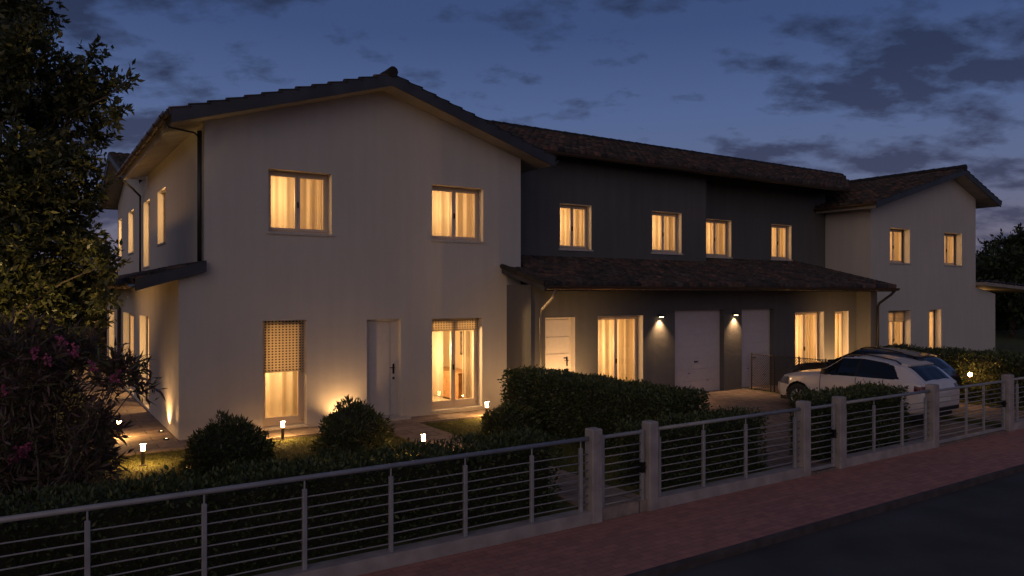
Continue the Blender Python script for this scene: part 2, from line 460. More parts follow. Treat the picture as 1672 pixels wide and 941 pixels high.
def blob_crown(blobs, per, L, ratio, mat, parent, name='crown', twig=0.35, nleaf=11, spread=0.9, droop=0.0):
    """blobs: (centre, (rx,ry,rz)); sprigs of leaves spread through each, thinner towards the rim"""
    Ps, Ds = [], []
    for (c, r) in blobs:
        r = np.array(r, float) if np.ndim(r) else np.array((r, r, r), float)
        nt = max(6, int(per * (r[0] * r[1] * r[2]) ** (2 / 3)))
        d = unit(rng.normal(size=(nt, 3)))
        rad = rng.random(nt) ** 0.45
        # clump the sprigs so that gaps remain between clumps
        k = max(3, nt // 14)
        cen = unit(rng.normal(size=(k, 3))) * (rng.random(k) ** 0.5)[:, None] * 0.95
        pick = rng.integers(0, k, nt)
        loc = cen[pick] * 0.62 + d * rad[:, None] * 0.45
        base = np.array(c) + loc * r
        out = unit(loc + rng.normal(size=loc.shape) * 0.45 + np.array((0, 0, 0.15 - droop)))
        for j in range(nleaf):
            t = (j + 0.5) / nleaf
            p = base + out * (t * twig) * rng.uniform(0.7, 1.2, (nt, 1)) + np.array((0, 0, -droop)) * (t * t * twig)
            dd = out * 0.75 + unit(rng.normal(size=(nt, 3))) * spread
            Ps.append(p); Ds.append(dd)
    P = np.concatenate(Ps); D = np.concatenate(Ds)
    Ls = L * rng.uniform(0.6, 1.25, len(P))
    return leaves(name, P, D, Ls, Ls * ratio, mat, parent)

# ------------------------------------------------------------------ sky, sun
def build_world():
    w = bpy.data.worlds.new('World'); S.world = w; w.use_nodes = True
    nt = w.node_tree
    bg = nt.nodes['Background']
    tc = N(nt, 'ShaderNodeTexCoord')
    sky = N(nt, 'ShaderNodeTexSky'); sky.sky_type = 'NISHITA'; sky.sun_disc = False
    sky.sun_elevation = math.radians(1.0); sky.sun_rotation = math.radians(200)
    sky.altitude = 50
    sx = N(nt, 'ShaderNodeSeparateXYZ'); nt.links.new(tc.outputs['Generated'], sx.inputs[0])
    # dusk colours by elevation
    el = N(nt, 'ShaderNodeMath', operation='MAXIMUM'); el.inputs[1].default_value = 0.0
    nt.links.new(sx.outputs[2], el.inputs[0])
    r = ramp(nt, [(0.0, (0.165, 0.135, 0.170)), (0.07, (0.135, 0.128, 0.185)), (0.15, (0.100, 0.128, 0.235)), (0.23, (0.074, 0.115, 0.250)), (0.33, (0.041, 0.072, 0.182)), (0.6, (0.022, 0.042, 0.11)), (1.0, (0.014, 0.027, 0.07))])
    nt.links.new(el.outputs[0], r.inputs['Fac'])
    ms = N(nt, 'ShaderNodeMix', data_type='RGBA', blend_type='ADD'); ms.inputs[0].default_value = 0.004
    nt.links.new(r.outputs['Color'], ms.inputs[6]); nt.links.new(sky.outputs['Color'], ms.inputs[7])
    # clouds: two layers of noise on a flat layer overhead
    zc = N(nt, 'ShaderNodeMath', operation='ADD'); zc.inputs[1].default_value = 0.30
    nt.links.new(el.outputs[0], zc.inputs[0])
    dv = N(nt, 'ShaderNodeVectorMath', operation='DIVIDE')
    cb = N(nt, 'ShaderNodeCombineXYZ')
    for i in range(3): nt.links.new(zc.outputs[0], cb.inputs[i])
    nt.links.new(tc.outputs['Generated'], dv.inputs[0]); nt.links.new(cb.outputs[0], dv.inputs[1])
    mp = N(nt, 'ShaderNodeMapping'); mp.inputs['Location'].default_value = CLOUD_OFF; mp.inputs['Scale'].default_value = (1.0, 1.0, 0.0)
    mp.inputs['Rotation'].default_value = (0, 0, YAW)
    nt.links.new(dv.outputs[0], mp.inputs['Vector'])
    mp2 = N(nt, 'ShaderNodeMapping'); mp2.inputs['Scale'].default_value = (0.8, 1.0, 1.0)
    nt.links.new(mp.outputs[0], mp2.inputs['Vector'])
    n1 = N(nt, 'ShaderNodeTexNoise'); n1.inputs['Scale'].default_value = 6.5; n1.inputs['Detail'].default_value = 9; n1.inputs['Roughness'].default_value = 0.58
    n2 = N(nt, 'ShaderNodeTexNoise'); n2.inputs['Scale'].default_value = 2.1; n2.inputs['Detail'].default_value = 2
    nt.links.new(mp2.outputs[0], n1.inputs['Vector']); nt.links.new(mp2.outputs[0], n2.inputs['Vector'])
    a = N(nt, 'ShaderNodeMath', operation='MULTIPLY_ADD'); a.inputs[1].default_value = 0.75
    nt.links.new(n2.outputs['Fac'], a.inputs[0]); nt.links.new(n1.outputs['Fac'], a.inputs[2])
    cr = ramp(nt, [(0.0, (0, 0, 0)), (0.935, (0, 0, 0)), (1.0, (1, 1, 1))])
    # a wide clear stretch over the roofs
    cd = Vector((FW[0] - .04 * RT[0], FW[1] - .04 * RT[1], 0.24)).normalized()
    dn = N(nt, 'ShaderNodeVectorMath', operation='DOT_PRODUCT'); dn.inputs[1].default_value = cd
    nt.links.new(tc.outputs['Generated'], dn.inputs[0])
    cl_ = N(nt, 'ShaderNodeMapRange'); cl_.inputs[1].default_value = 0.925; cl_.inputs[2].default_value = 0.99; cl_.inputs[3].default_value = 0.0; cl_.inputs[4].default_value = 0.065
    nt.links.new(dn.outputs['Value'], cl_.inputs[0])
    a1 = N(nt, 'ShaderNodeMath', operation='SUBTRACT')
    nt.links.new(a.outputs[0], a1.inputs[0]); nt.links.new(cl_.outputs[0], a1.inputs[1])
    a2 = N(nt, 'ShaderNodeMath', operation='SUBTRACT'); a2.inputs[1].default_value = CLOUD_T
    nt.links.new(a1.outputs[0], a2.inputs[0])
    a3 = N(nt, 'ShaderNodeMath', operation='MULTIPLY', use_clamp=True); a3.inputs[1].default_value = 6.5
    nt.links.new(a2.outputs[0], a3.inputs[0])
    cc = ramp(nt, [(0.0, (0.062, 0.060, 0.105)), (0.14, (0.040, 0.046, 0.090)), (0.28, (0.022, 0.031, 0.070)), (0.5, (0.016, 0.026, 0.060)), (1.0, (0.012, 0.02, 0.045))])
    nt.links.new(el.outputs[0], cc.inputs['Fac'])
    mc = N(nt, 'ShaderNodeMix', data_type='RGBA')
    k = N(nt, 'ShaderNodeMath', operation='MULTIPLY'); k.inputs[1].default_value = 0.88
    nt.links.new(a3.outputs[0], k.inputs[0])
    nt.links.new(k.outputs[0], mc.inputs[0]); nt.links.new(ms.outputs[2], mc.inputs[6]); nt.links.new(cc.outputs['Color'], mc.inputs[7])
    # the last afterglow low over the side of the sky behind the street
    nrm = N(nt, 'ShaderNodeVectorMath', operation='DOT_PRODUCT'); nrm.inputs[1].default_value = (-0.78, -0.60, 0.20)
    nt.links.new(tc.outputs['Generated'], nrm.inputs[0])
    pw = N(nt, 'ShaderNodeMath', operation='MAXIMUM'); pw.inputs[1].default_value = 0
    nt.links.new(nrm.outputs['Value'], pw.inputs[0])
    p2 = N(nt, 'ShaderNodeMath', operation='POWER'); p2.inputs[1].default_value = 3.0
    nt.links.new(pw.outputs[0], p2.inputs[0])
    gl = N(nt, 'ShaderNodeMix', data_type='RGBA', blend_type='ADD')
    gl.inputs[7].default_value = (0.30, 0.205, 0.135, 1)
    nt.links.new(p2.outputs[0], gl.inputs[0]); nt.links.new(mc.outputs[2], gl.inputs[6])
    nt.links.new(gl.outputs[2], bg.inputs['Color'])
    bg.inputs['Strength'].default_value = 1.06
CLOUD_OFF = (0.0, 0.0, 0.0)
CLOUD_T = 0.84
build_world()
sd = bpy.data.lights.new('sun_afterglow', 'SUN'); sd.energy = 0.105; sd.angle = math.radians(35); sd.color = (1.0, 0.80, 0.62)
so = bpy.data.objects.new('sun_afterglow', sd); C.objects.link(so)
so.rotation_euler = Vector((0.72, 0.62, -0.36)).to_track_quat('-Z', 'Y').to_euler()

# ------------------------------------------------------------------ ground
def sheet(name, x0, x1, y0, y1, z, mat, zb=None):
    m = MB()
    if zb is None: m.poly((x0, y0, z), (x1, y0, z), (x1, y1, z), (x0, y1, z))
    else: m.box(x0, x1, y0, y1, zb, z)
    return tag(m.build(name, mat), kind='structure')
sheet('ground', -250, 300, -250, 300, -0.34, M['soil'])
sheet('road', -120, 200, -6, 5.63, -0.235, M['asphalt'])
sheet('kerb', -120, 200, 5.632, 5.70, -0.145, M['kerb'], -0.335)
sheet('pavement', -120, 200, 5.702, 7.225, -0.15, M['pavement'], -0.335)
sheet('lawn', -60, 9.7, 7.45, 60, -0.04, M['lawn'], -0.335)
for (a, b, c, d) in ((9.702, 9.946, 7.45, 60), (9.95, 20.30, 14.61, 60), (17.454, 17.746, 7.45, 14.606), (20.304, 90, 7.45, 60)):
    sheet('garden_ground', a, b, c, d, -0.045, M['lawn'], -0.335)
# the driveways fall gently to the street
for (a, b) in ((9.95, 17.45), (17.75, 20.3)):
    m = MB(); za, zb = -0.135, -0.012
    m.add([(a, 7.25, -.33), (b, 7.25, -.33), (b, 14.6, -.33), (a, 14.6, -.33), (a, 7.25, za), (b, 7.25, za), (b, 14.6, zb), (a, 14.6, zb)], [(0, 3, 2, 1), (4, 5, 6, 7), (0, 1, 5, 4), (1, 2, 6, 5), (2, 3, 7, 6), (3, 0, 4, 7)])
    tag(m.build('driveway', M['drive']), kind='structure')
sheet('garden_path', 6.05, 7.0, 7.25, 14.22, -0.005, M['slab'], -0.3)
sheet('paving', 1.35, 9.70, 14.224, 15.1, 0.0, M['slab'], -0.3)
sheet('paving', 1.35, 2.6, 15.102, 30, 0.0, M['slab'], -0.3)

# ------------------------------------------------------------------ walls with openings
def wall(prof, ops, T, depth, mb=None, z0=-0.05):
    """prof: [(u,ztop)...] left to right (a repeated u is a step); ops: (u0,u1,z0,z1)"""
    mb = mb or MB()
    us = sorted({p[0] for p in prof} | {o[0] for o in ops} | {o[1] for o in ops})
    def top(u, side):
        for i in range(len(prof) - 1):
            a, b = prof[i], prof[i + 1]
            if a[0] == b[0]: continue
            if (side > 0 and a[0] <= u < b[0]) or (side < 0 and a[0] < u <= b[0]):
                return a[1] + (b[1] - a[1]) * (u - a[0]) / (b[0] - a[0])
        return prof[-1][1]
    for a, b in zip(us[:-1], us[1:]):
        ta, tb = top(a, 1), top(b, -1)
        zs = z0
        for o in sorted([o for o in ops if o[0] <= a + 1e-6 and o[1] >= b - 1e-6], key=lambda o: o[2]):
            if o[2] > zs: mb.poly(T(a, 0, zs), T(b, 0, zs), T(b, 0, o[2]), T(a, 0, o[2]))
            zs = o[3]
        mb.poly(T(a, 0, zs), T(b, 0, zs), T(b, 0, tb), T(a, 0, ta))
    for (a, b, c, d) in ops:
        mb.poly(T(a, 0, c), T(a, depth, c), T(a, depth, d), T(a, 0, d))
        mb.poly(T(b, 0, c), T(b, 0, d), T(b, depth, d), T(b, depth, c))
        mb.poly(T(a, 0, d), T(a, depth, d), T(b, depth, d), T(b, 0, d))
        mb.poly(T(a, 0, c), T(b, 0, c), T(b, depth, c), T(a, depth, c))
    return mb

def front(Y): return lambda u, w, z: (u, Y + w, z)
def side(X): return lambda u, w, z: (X + w, u, z)

nwin = 0
def window(parent, T, u0, u1, z0, z1, w=0.2, leaves_n=2, door=False, power=16, blind=None, room=(1.9, 0.35), sill=True, net=False, curtains=True, col=ROOMC, reveal=False):
    """a lit window: frame (the part) with pane, curtain, sill, room behind it and its lamp"""
    global nwin
    power = power * (4.3 if curtains else 2.2)
    nwin += 1
    fr = 0.055
    f = MB(T)
    f.box(u0, u1, w, w + 0.07, z1 - fr, z1); f.box(u0, u1, w, w + 0.07, z0, z0 + fr * (1.6 if door else 1.0))
    f.box(u0, u0 + fr, w, w + 0.07, z0 + fr, z1 - fr); f.box(u1 - fr, u1, w, w + 0.07, z0 + fr, z1 - fr)
    iw = (u1 - u0 - 2 * fr) / leaves_n
    for i in range(leaves_n):
        a = u0 + fr + i * iw; b = a + iw; s = 0.052
        zt, zb = z1 - fr, z0 + fr
        lo = 0.11 if door else s
        f.box(a + .003, a + s, w - .02, w + 0.05, zb, zt); f.box(b - s, b - .003, w - .02, w + 0.05, zb, zt)
        f.box(a + s, b - s, w - .02, w + 0.05, zt - s, zt); f.box(a + s, b - s, w - .02, w + 0.05, zb, zb + lo)
    fo = f.build('window', M['frame'], parent)
    g = MB(T)
    for i in range(leaves_n):
        a = u0 + fr + i * iw + 0.04; b = a + iw - 0.08
        g.poly((a, w + 0.02, z0 + 0.09), (b, w + 0.02, z0 + 0.09), (b, w + 0.02, z1 - 0.09), (a, w + 0.02, z1 - 0.09))
    g.build('pane', M['glass'], fo)
    if leaves_n == 2:
        mid = (u0 + u1) / 2
        h = MB(T).box(mid - 0.012, mid + 0.012, w - 0.06, w - 0.02, z0 + (z1 - z0) * 0.42, z0 + (z1 - z0) * 0.42 + 0.12)
        h.build('handle', M['handle'], fo)
    if sill:
        MB(T).box(u0 - 0.04, u1 + 0.04, -0.035, w - 0.003, z0 - 0.045, z0 - 0.002).build('sill', M['sill'], fo)
    if reveal:
        k = 0.012
        rv = MB(T)
        rv.box(u0 + .002, u0 + k, -0.006, w - .023, z0, z1 - k); rv.box(u1 - k, u1 - .002, -0.006, w - .023, z0, z1 - k); rv.box(u0 + .002, u1 - .002, -0.006, w - .023, z1 - k + .001, z1 - .001)
        rv.build('reveal', M['cream'], fo)
    # room
    D, e = room
    a, b, c, d = u0 - e, u1 + e, (z0 - 0.02 if door else z0 - 0.5), z1 + 0.25
    q = w + 0.075
    r = MB(T)
    r.poly((a, q + D, c), (b, q + D, c), (b, q + D, d), (a, q + D, d))
    r.poly((a, q, c), (a, q + D, c), (a, q + D, d), (a, q, d)); r.poly((b, q, c), (b, q + D, c), (b, q + D, d), (b, q, d))
    r.poly((a, q, d), (b, q, d), (b, q + D, d), (a, q + D, d)); r.poly((a, q, c), (b, q, c), (b, q + D, c), (a, q + D, c))
    # inner face of the outer wall round the opening
    r.poly((a, q, c), (u0, q, c), (u0, q, d), (a, q, d)); r.poly((u1, q, c), (b, q, c), (b, q, d), (u1, q, d))
    r.poly((u0, q, z1), (u1, q, z1), (u1, q, d), (u0, q, d))
    if not door: r.poly((u0, q, c), (u1, q, c), (u1, q, z0), (u0, q, z0))
    r.build('interior_room', M['room'], fo)
    if curtains:
        cu = MB(T)
        n = max(24, int((u1 - u0) * 48))
        ph = random.random() * 6
        gaps = [(0, 1)]
        if net: gaps = [(0.0, 0.40), (0.80, 1.0)]
        for (g0, g1) in gaps:
            cu = MB(T)
            pts = []
            m = max(6, int(n * (g1 - g0)))
            for i in range(m + 1):
                t = g0 + (g1 - g0) * i / m
                uu = u0 - 0.06 + (u1 - u0 + 0.12) * t
                k = 0.040 * math.sin(t * (u1 - u0) * 26 + ph + 1.5 * math.sin(t * 5 + ph)) + 0.008 * math.sin(t * (u1 - u0) * 57 + ph * 2)
                pts.append((uu, q + 0.11 + k))
            for (p, s_) in zip(pts[:-1], pts[1:]):
                cu.poly((p[0], p[1], z0 + 0.01), (s_[0], s_[1], z0 + 0.01), (s_[0], s_[1], z1 + 0.1), (p[0], p[1], z1 + 0.1))
            cu.build('curtain', M['net' if net else 'curtain'], fo, smooth=False)
        # heavier drapes drawn back to both sides
        for (ua, ub) in ((u0 - 0.08, u0 + (u1 - u0) * random.uniform(0.10, 0.2)), (u1 - (u1 - u0) * random.uniform(0.14, 0.26), u1 + 0.08)):
            m = 14; dr = MB(T)
            pts = [(ua + (ub - ua) * i / m, q + 0.22 + 0.03 * math.sin(i * 1.9 + ph)) for i in range(m + 1)]
            for (p, s_) in zip(pts[:-1], pts[1:]):
                dr.poly((p[0], p[1], z0 + 0.01), (s_[0], s_[1], z0 + 0.01), (s_[0], s_[1], z1 + 0.1), (p[0], p[1], z1 + 0.1))
            dr.build('drape', M['curtain'], fo)
    if blind:
        zb = z1 - blind * (z1 - z0)
        bm_ = MB(T)
        bm_.box(u0 + 0.01, u1 - 0.01, w - 0.05, w - 0.045, zb, z1 - 0.003)
        bm_.box(u0 + 0.01, u1 - 0.01, w - 0.06, w - 0.035, zb - 0.03, zb)
        bm_.build('blind', M['blind'], fo)
    li = light('room_light', 'POINT', T(u0 + (u1 - u0) * random.uniform(.05, .2), q + (0.80 if curtains else 0.42), z0 + (z1 - z0) * 0.62), power * 1.25, col, 0.12)
    return fo

# ------------------------------------------------------------------ roofs
def tile_slope(O, U, V, nu, lv, period=0.21, row=0.34, amp=0.035, keep=None):
    """rows of barrel tiles: O eave corner, U unit along the eave, V unit up the slope, nu metres wide, lv metres long"""
    O, U, V = Vector(O), Vector(U).normalized(), Vector(V).normalized()
    Nn = U.cross(V)
    if Nn.z < 0: Nn = -Nn
    ncol = int(round(nu / period)); per = nu / ncol
    nrow = int(round(lv / row)); rw = lv / nrow
    sub = 5
    v, f, tl = [], [], []
    for r in range(nrow):
        for c in range(ncol):
            uc = (c + 0.5) * per; vc = (r + 0.5) * rw
            if keep and not keep(uc, vc): continue
            jit = random.uniform(-0.006, 0.006); lift = random.uniform(0.0, 0.014)
            rid = random.random()
            o = len(v)
            for k in range(sub + 1):
                x = k / sub
                u = (c + x) * per
                h = amp * math.sin(PI * x) ** 0.8 if 0 < x < 1 else 0
                for (vv, n) in ((r * rw - 0.03 + jit, -0.03), (r * rw - 0.03 + jit, 0.045 + lift), ((r + 1) * rw, 0.008)):
                    hh = h if n > -0.02 else 0
                    v.append(tuple(O + U * u + V * vv + Nn * (n + hh)))
            for k in range(sub):
                a = o + k * 3; b = a + 3
                f.append((a, b, b + 1, a + 1)); f.append((a + 1, b + 1, b + 2, a + 2)); tl += [rid, rid]
    return v, f, tl

def tiles(name, slopes, parent, mat=None):
    v, f, tl = [], [], []
    for s in slopes:
        a, b, c = s
        o = len(v); v += a; f += [tuple(i + o for i in q) for q in b]; tl += c
    ob = npmesh(name, np.array(v), np.array(f), mat or M['tiles'], parent)
    at_ = ob.data.attributes.new('tile', 'FLOAT', 'FACE')
    at_.data.foreach_set('value', np.array(tl, np.float32))
    return ob

def ridge_tiles(mb, p, q, r=0.10, seg=0.4):
    p, q = Vector(p), Vector(q); L = (q - p).length; n = int(L / seg); d = (q - p).normalized()
    for i in range(n):
        a = p + d * (i * L / n); b = p + d * ((i + 1) * L / n + 0.03)
        mb.tube([a, b], r * random.uniform(0.98, 1.06), 10, r * 0.9)

def slab(mb, pts, t):
    """sloping deck: four corners of its top, thickness t straight down"""
    lo = [(p[0], p[1], p[2] - t) for p in pts]
    mb.add(list(pts) + lo, [(0, 1, 2, 3), (7, 6, 5, 4), (0, 4, 5, 1), (1, 5, 6, 2), (2, 6, 7, 3), (3, 7, 4, 0)])

def gutter(parent, p, q, r=0.075, mat=None):
    p, q = Vector(p), Vector(q)
    d = (q - p).normalized(); s = d.cross(Vector((0, 0, 1)))
    m = MB(); n = 8
    prof = [(math.cos(PI + PI * k / n) * r, math.sin(PI + PI * k / n) * r) for k in range(n + 1)] + [(r + 0.012, 0.012), (r - 0.01, 0.0)] + [(math.cos(2 * PI - PI * k / n) * (r - .01), math.sin(2 * PI - PI * k / n) * (r - .01)) for k in range(n + 1)]
    v = [tuple(e + s * a + Vector((0, 0, b))) for e in (p, q) for (a, b) in prof]
    k = len(prof)
    f = [(i, (i + 1) % k, k + (i + 1) % k, k + i) for i in range(k)]
    f += [tuple(range(k)), tuple(range(2 * k - 1, k - 1, -1))]
    m.add(v, f)
    nb = max(2, int((q - p).length / 0.8))
    for i in range(nb):      # brackets
        c = p.lerp(q, (i + 0.5) / nb)
        m.tube([tuple(c + s * (math.cos(PI + PI * k_ / 6) * (r + .006)) + Vector((0, 0, math.sin(PI + PI * k_ / 6) * (r + .006)))) for k_ in range(7)], 0.008, 4)
    return m.build('gutter', mat or M['gutter'], parent, smooth=False)

# ================================================================== THE HOUSES
# ---- cream end house (gable to the street)
H1 = thing('house', 'cream two storey end house with broad gable to the street and glowing windows', 'house', (6.5, 15, 0), group='joined houses of the row')
YF = 14.98
ops = [(4.06, 5.36, 3.98, 5.24), (7.71, 9.06, 3.97, 5.22), (3.95, 4.83, 0.06, 2.20), (6.14, 6.94, 0.05, 2.18), (7.71, 9.03, 0.09, 2.17)]
w = wall([(2.41, 3.00), (2.86, 3.14), (2.86, 6.03), (6.5, 7.15), (10.13, 6.03)], ops, front(YF), 0.23)
YGP = {}
sops_u = [(19.6, 20.9, 4.0, 5.34), (22.35, 23.6, 3.5, 5.34)]
sops_g = [(18.95, 20.6, 0.06, 2.2), (21.85, 24.3, 0.06, 2.2)]
YB1 = 24.6
wall([(YF, 6.03), (YB1, 6.03)], sops_u, side(2.86), 0.2, w, z0=3.05)
wall([(YF, 3.0), (YB1, 3.0)], sops_g, side(2.41), 0.2, w)
w.poly((10.13, YF, 0), (10.13, YB1, 0), (10.13, YB1, 6.03), (10.13, YF, 6.03))
w.poly((2.41, YB1, 0), (10.13, YB1, 0), (10.13, YB1, 6.03), (6.5, YB1, 7.15), (2.86, YB1, 6.03), (2.86, YB1, 3.14), (2.41, YB1, 3.0))
w.build('wall', M['cream'], H1)
sl = 0.308
def z1roof(x): return 7.15 - sl * abs(x - 6.5)
YR0, YR1 = 14.47, 22.75
dk = MB()
T0 = 0.20
slab(dk, [(2.25, YR0, z1roof(2.25) + T0), (6.5, YR0, 7.15 + T0), (6.5, YR1, 7.15 + T0), (2.25, YR1, z1roof(2.25) + T0)], T0 - 0.002)
slab(dk, [(6.5, YR0, 7.15 + T0), (10.73, YR0, z1roof(10.73) + T0), (10.73, YR1, z1roof(10.73) + T0), (6.5, YR1, 7.15 + T0)], T0 - 0.002)
dk.build('soffit', M['deck'], H1)
vb = MB()
for (xa, xb) in ((2.20, 6.5), (6.5, 10.78)):
    za, zb = z1roof(xa), z1roof(xb)
    vb.add([(xa, YR0 - 0.035, za - 0.01), (xb, YR0 - 0.035, zb - 0.01), (xb, YR0 - 0.035, zb + 0.25), (xa, YR0 - 0.035, za + 0.25),
            (xa, YR0 - 0.003, za - 0.01), (xb, YR0 - 0.003, zb - 0.01), (xb, YR0 - 0.003, zb + 0.25), (xa, YR0 - 0.003, za + 0.25)],
           [(0, 1, 2, 3), (7, 6, 5, 4), (0, 4, 5, 1), (3, 2, 6, 7), (0, 3, 7, 4), (1, 5, 6, 2)])
vb.build('verge_board', M['fascia'], H1)
c_ = math.cos(math.atan(sl)); s_ = math.sin(math.atan(sl))
LV = 4.27 / c_
zt = z1roof(2.22) + T0
tiles('roof', [tile_slope((2.22, YR0 - 0.05, zt + .01), (0, 1, 0), (c_, 0, s_), YR1 - YR0 + .05, LV),
               tile_slope((10.77, YR0 - 0.05, z1roof(10.77) + T0 + .01), (0, 1, 0), (-c_, 0, s_), YR1 - YR0 + .05, LV)], H1)
rd = MB(); ridge_tiles(rd, (6.5, YR0 - 0.06, 7.43), (6.5, YR1, 7.43), 0.11); rd.build('ridge_tiles', M['tiles'], H1)
gutter(H1, (2.14, YR0, z1roof(2.2) + 0.19), (2.14, YR1, z1roof(2.2) + 0.17))
gutter(H1, (10.84, YR0, z1roof(10.8) + 0.17), (10.84, 15.6, z1roof(10.8) + 0.17))
dp = MB()
dp.tube([(2.16, 14.84, 5.92), (2.22, 14.88, 5.82), (2.70, 15.06, 5.80), (2.79, 15.08, 5.72)], 0.018, 8)
dp.tube([(2.79, 15.07, 5.85), (2.79, 15.07, 3.35)], 0.042, 8)
dp.build('downpipe', M['pipe'], H1, smooth=True)
MB().tube([(2.16, 22.6, 5.85), (2.5, 23.2, 5.72), (2.79, 23.74, 5.55), (2.79, 23.75, 5.4), (2.79, 23.75, 3.3)], 0.03, 8).build('downpipe', M['pipe'], H1, smooth=True)
# flank lean-to roof
zl = lambda x: 3.22 - 0.30 * (2.86 - x)
YL0, YL1 = 14.86, 29.6
dk = MB(); slab(dk, [(1.70, YL0, zl(1.70) + .10), (2.86, YL0, zl(2.86) + .10), (2.86, YL1, zl(2.86) + .10), (1.70, YL1, zl(1.70) + .10)], 0.12)
dk.build('soffit', M['deck'], H1)
vb = MB()
vb.add([(1.66, YL0 - .035, zl(1.66) - .07), (2.87, YL0 - .035, zl(2.87) - .07), (2.87, YL0 - .035, zl(2.87) + .15), (1.66, YL0 - .035, zl(1.66) + .15),
        (1.66, YL0 - .003, zl(1.66) - .07), (2.87, YL0 - .003, zl(2.87) - .07), (2.87, YL0 - .003, zl(2.87) + .15), (1.66, YL0 - .003, zl(1.66) + .15)],
       [(0, 1, 2, 3), (7, 6, 5, 4), (0, 4, 5, 1), (3, 2, 6, 7), (0, 3, 7, 4), (1, 5, 6, 2)])
vb.build('verge_board', M['fascia'], H1)
c2, s2 = math.cos(math.atan(.30)), math.sin(math.atan(.30))
tiles('lean_to_roof', [tile_slope((1.66, YL0 - .04, zl(1.66) + .11), (0, 1, 0), (c2, 0, s2), YL1 - YL0, 1.2 / c2)], H1)
gutter(H1, (1.60, YL0, zl(1.66) + .07), (1.60, YL1, zl(1.66) + .05))
MB().tube([(1.62, 24.6, 2.82), (1.7, 24.6, 2.7), (2.26, 24.7, 2.45), (2.34, 24.7, 2.3), (2.34, 24.7, 0.0)], 0.05, 8).build('downpipe', M['pipe'], H1, smooth=True)
# front windows and door
F1 = front(YF)
window(H1, F1, *ops[0], w=0.235, power=17)
window(H1, F1, *ops[1], w=0.235, power=17)
window(H1, F1, *ops[2], w=0.235, leaves_n=1, door=True, power=22, blind=0.48, sill=True)
window(H1, F1, *ops[4], w=0.235, leaves_n=2, door=True, power=46, blind=0.13, room=(3.0, 0.5), net=True)

def panel_door(parent, T, u0, u1, z0, z1, w=0.14, mat=None, grooves='v', handle_u=None):
    d = MB(T)
    fr = 0.05
    d.box(u0, u1, w, w + 0.06, z1 - fr, z1); d.box(u0, u0 + fr, w, w + 0.06, z0, z1 - fr); d.box(u1 - fr, u1, w, w + 0.06, z0, z1 - fr)
    a, b = u0 + fr + .004, u1 - fr - .004
    if grooves == 'v':
        k = b - 0.14
        for (p, q) in ((a, k - 0.03), (k - 0.022, k), (k + 0.008, b)):
            d.box(p, q, w + 0.005, w + 0.05, z0 + 0.01, z1 - fr - .004)
        d.box(a, b, w + 0.02, w + 0.055, z0 + 0.01, z1 - fr - .006)
    else:
        n = 5
        hh = (z1 - fr - z0 - 0.02) / n
        for i in range(n):
            d.box(a, b, w + 0.005, w + 0.045, z0 + 0.01 + i * hh, z0 + 0.01 + (i + 1) * hh - 0.014)
        d.box(a, b, w + 0.018, w + 0.055, z0 + 0.01, z1 - fr - .006)
    do = d.build('door', mat or M['door'], parent)
    hu = handle_u if handle_u is not None else b - 0.07
    h = MB(T)
    h.box(hu - 0.02, hu + 0.02, w - 0.008, w + 0.004, z0 + 0.92, z0 + 1.14)
    h.box(hu - 0.10, hu + 0.01, w - 0.055, w - 0.038, z0 + 1.05, z0 + 1.07); h.box(hu - 0.008, hu + 0.008, w - 0.04, w - 0.008, z0 + 1.05, z0 + 1.07)
    h.box(hu - 0.02, hu + 0.02, w - 0.02, w + 0.004, z0 + 0.80, z0 + 0.85)
    h.build('handle', M['handle'], do)
    # closing wall behind
    MB(T).box(u0 - .02, u1 + .02, w + 0.062, w + 0.1, z0 - 0.02, z1 + .02).build('backing_panel', M['trim'], do)
    return do
panel_door(H1, F1, *ops[3], w=0.13)
MB().box(6.02, 7.06, 14.72, 14.976, -0.05, 0.045).build('doorstep', M['sill'], H1)
SD = side(2.86); SG = side(2.41)
for o in sops_u: window(H1, SD, *o, power=30, curtains=False, room=(1.0, 0.1), door=(o[2] < 3.8))
for o in sops_g: window(H1, SG, *o, power=40, curtains=False, room=(1.1, 0.1), door=True, sill=False)
rl = MB()
for i in range(14): rl.box(2.36, 2.375, 22.4 + i * 0.09, 22.412 + i * 0.09, 3.55, 4.3)
MB().add([], [])
# ---- cream rear house behind it (gable to the garden side)
H2 = thing('house', 'cream rear house with narrow lit side windows behind the garden tree', 'house', (6.5, 27, 0), group='joined houses of the row')
YA, YC, YM = YB1 + .004, 30.6, 26.95
rops_u = [(25.9, 27.3, 4.05, 5.4), (30.0 - .6, 30.3, 4.05, 5.4)]
rops_g = [(26.6, 28.6, 0.06, 2.2)]
def zr(y): return 7.05 - 0.29 * abs(y - YM)
w = wall([(YA, zr(YA)), (YM, 7.05), (YC, zr(YC))], rops_u, side(2.86), 0.2, None, z0=3.05)
wall([(YA, 3.0), (29.4, 3.0)], rops_g, side(2.41), 0.2, w)
w.poly((2.41, 29.4, -0.05), (10, 29.4, -0.05), (10, 29.4, 3.0), (2.86, 29.4, 3.14), (2.41, 29.4, 3.0))
w.poly((2.86, YC, 0), (10, YC, 0), (10, YC, zr(YC)), (2.86, YC, zr(YC)))
w.poly((10, YA, 0), (10, YC, 0), (10, YC, zr(YC)), (10, YM, 7.05), (10, YA, zr(YA)))
w.build('wall', M['cream'], H2)
dk = MB()
slab(dk, [(2.3, 23.1, zr(23.1) + .2), (10, 23.1, zr(23.1) + .2), (10, YM, 7.25), (2.3, YM, 7.25)], 0.198)
slab(dk, [(2.3, YM, 7.25), (10, YM, 7.25), (10, 31.1, zr(31.1) + .2), (2.3, 31.1, zr(31.1) + .2)], 0.198)
dk.build('soffit', M['deck'], H2)
vb = MB()
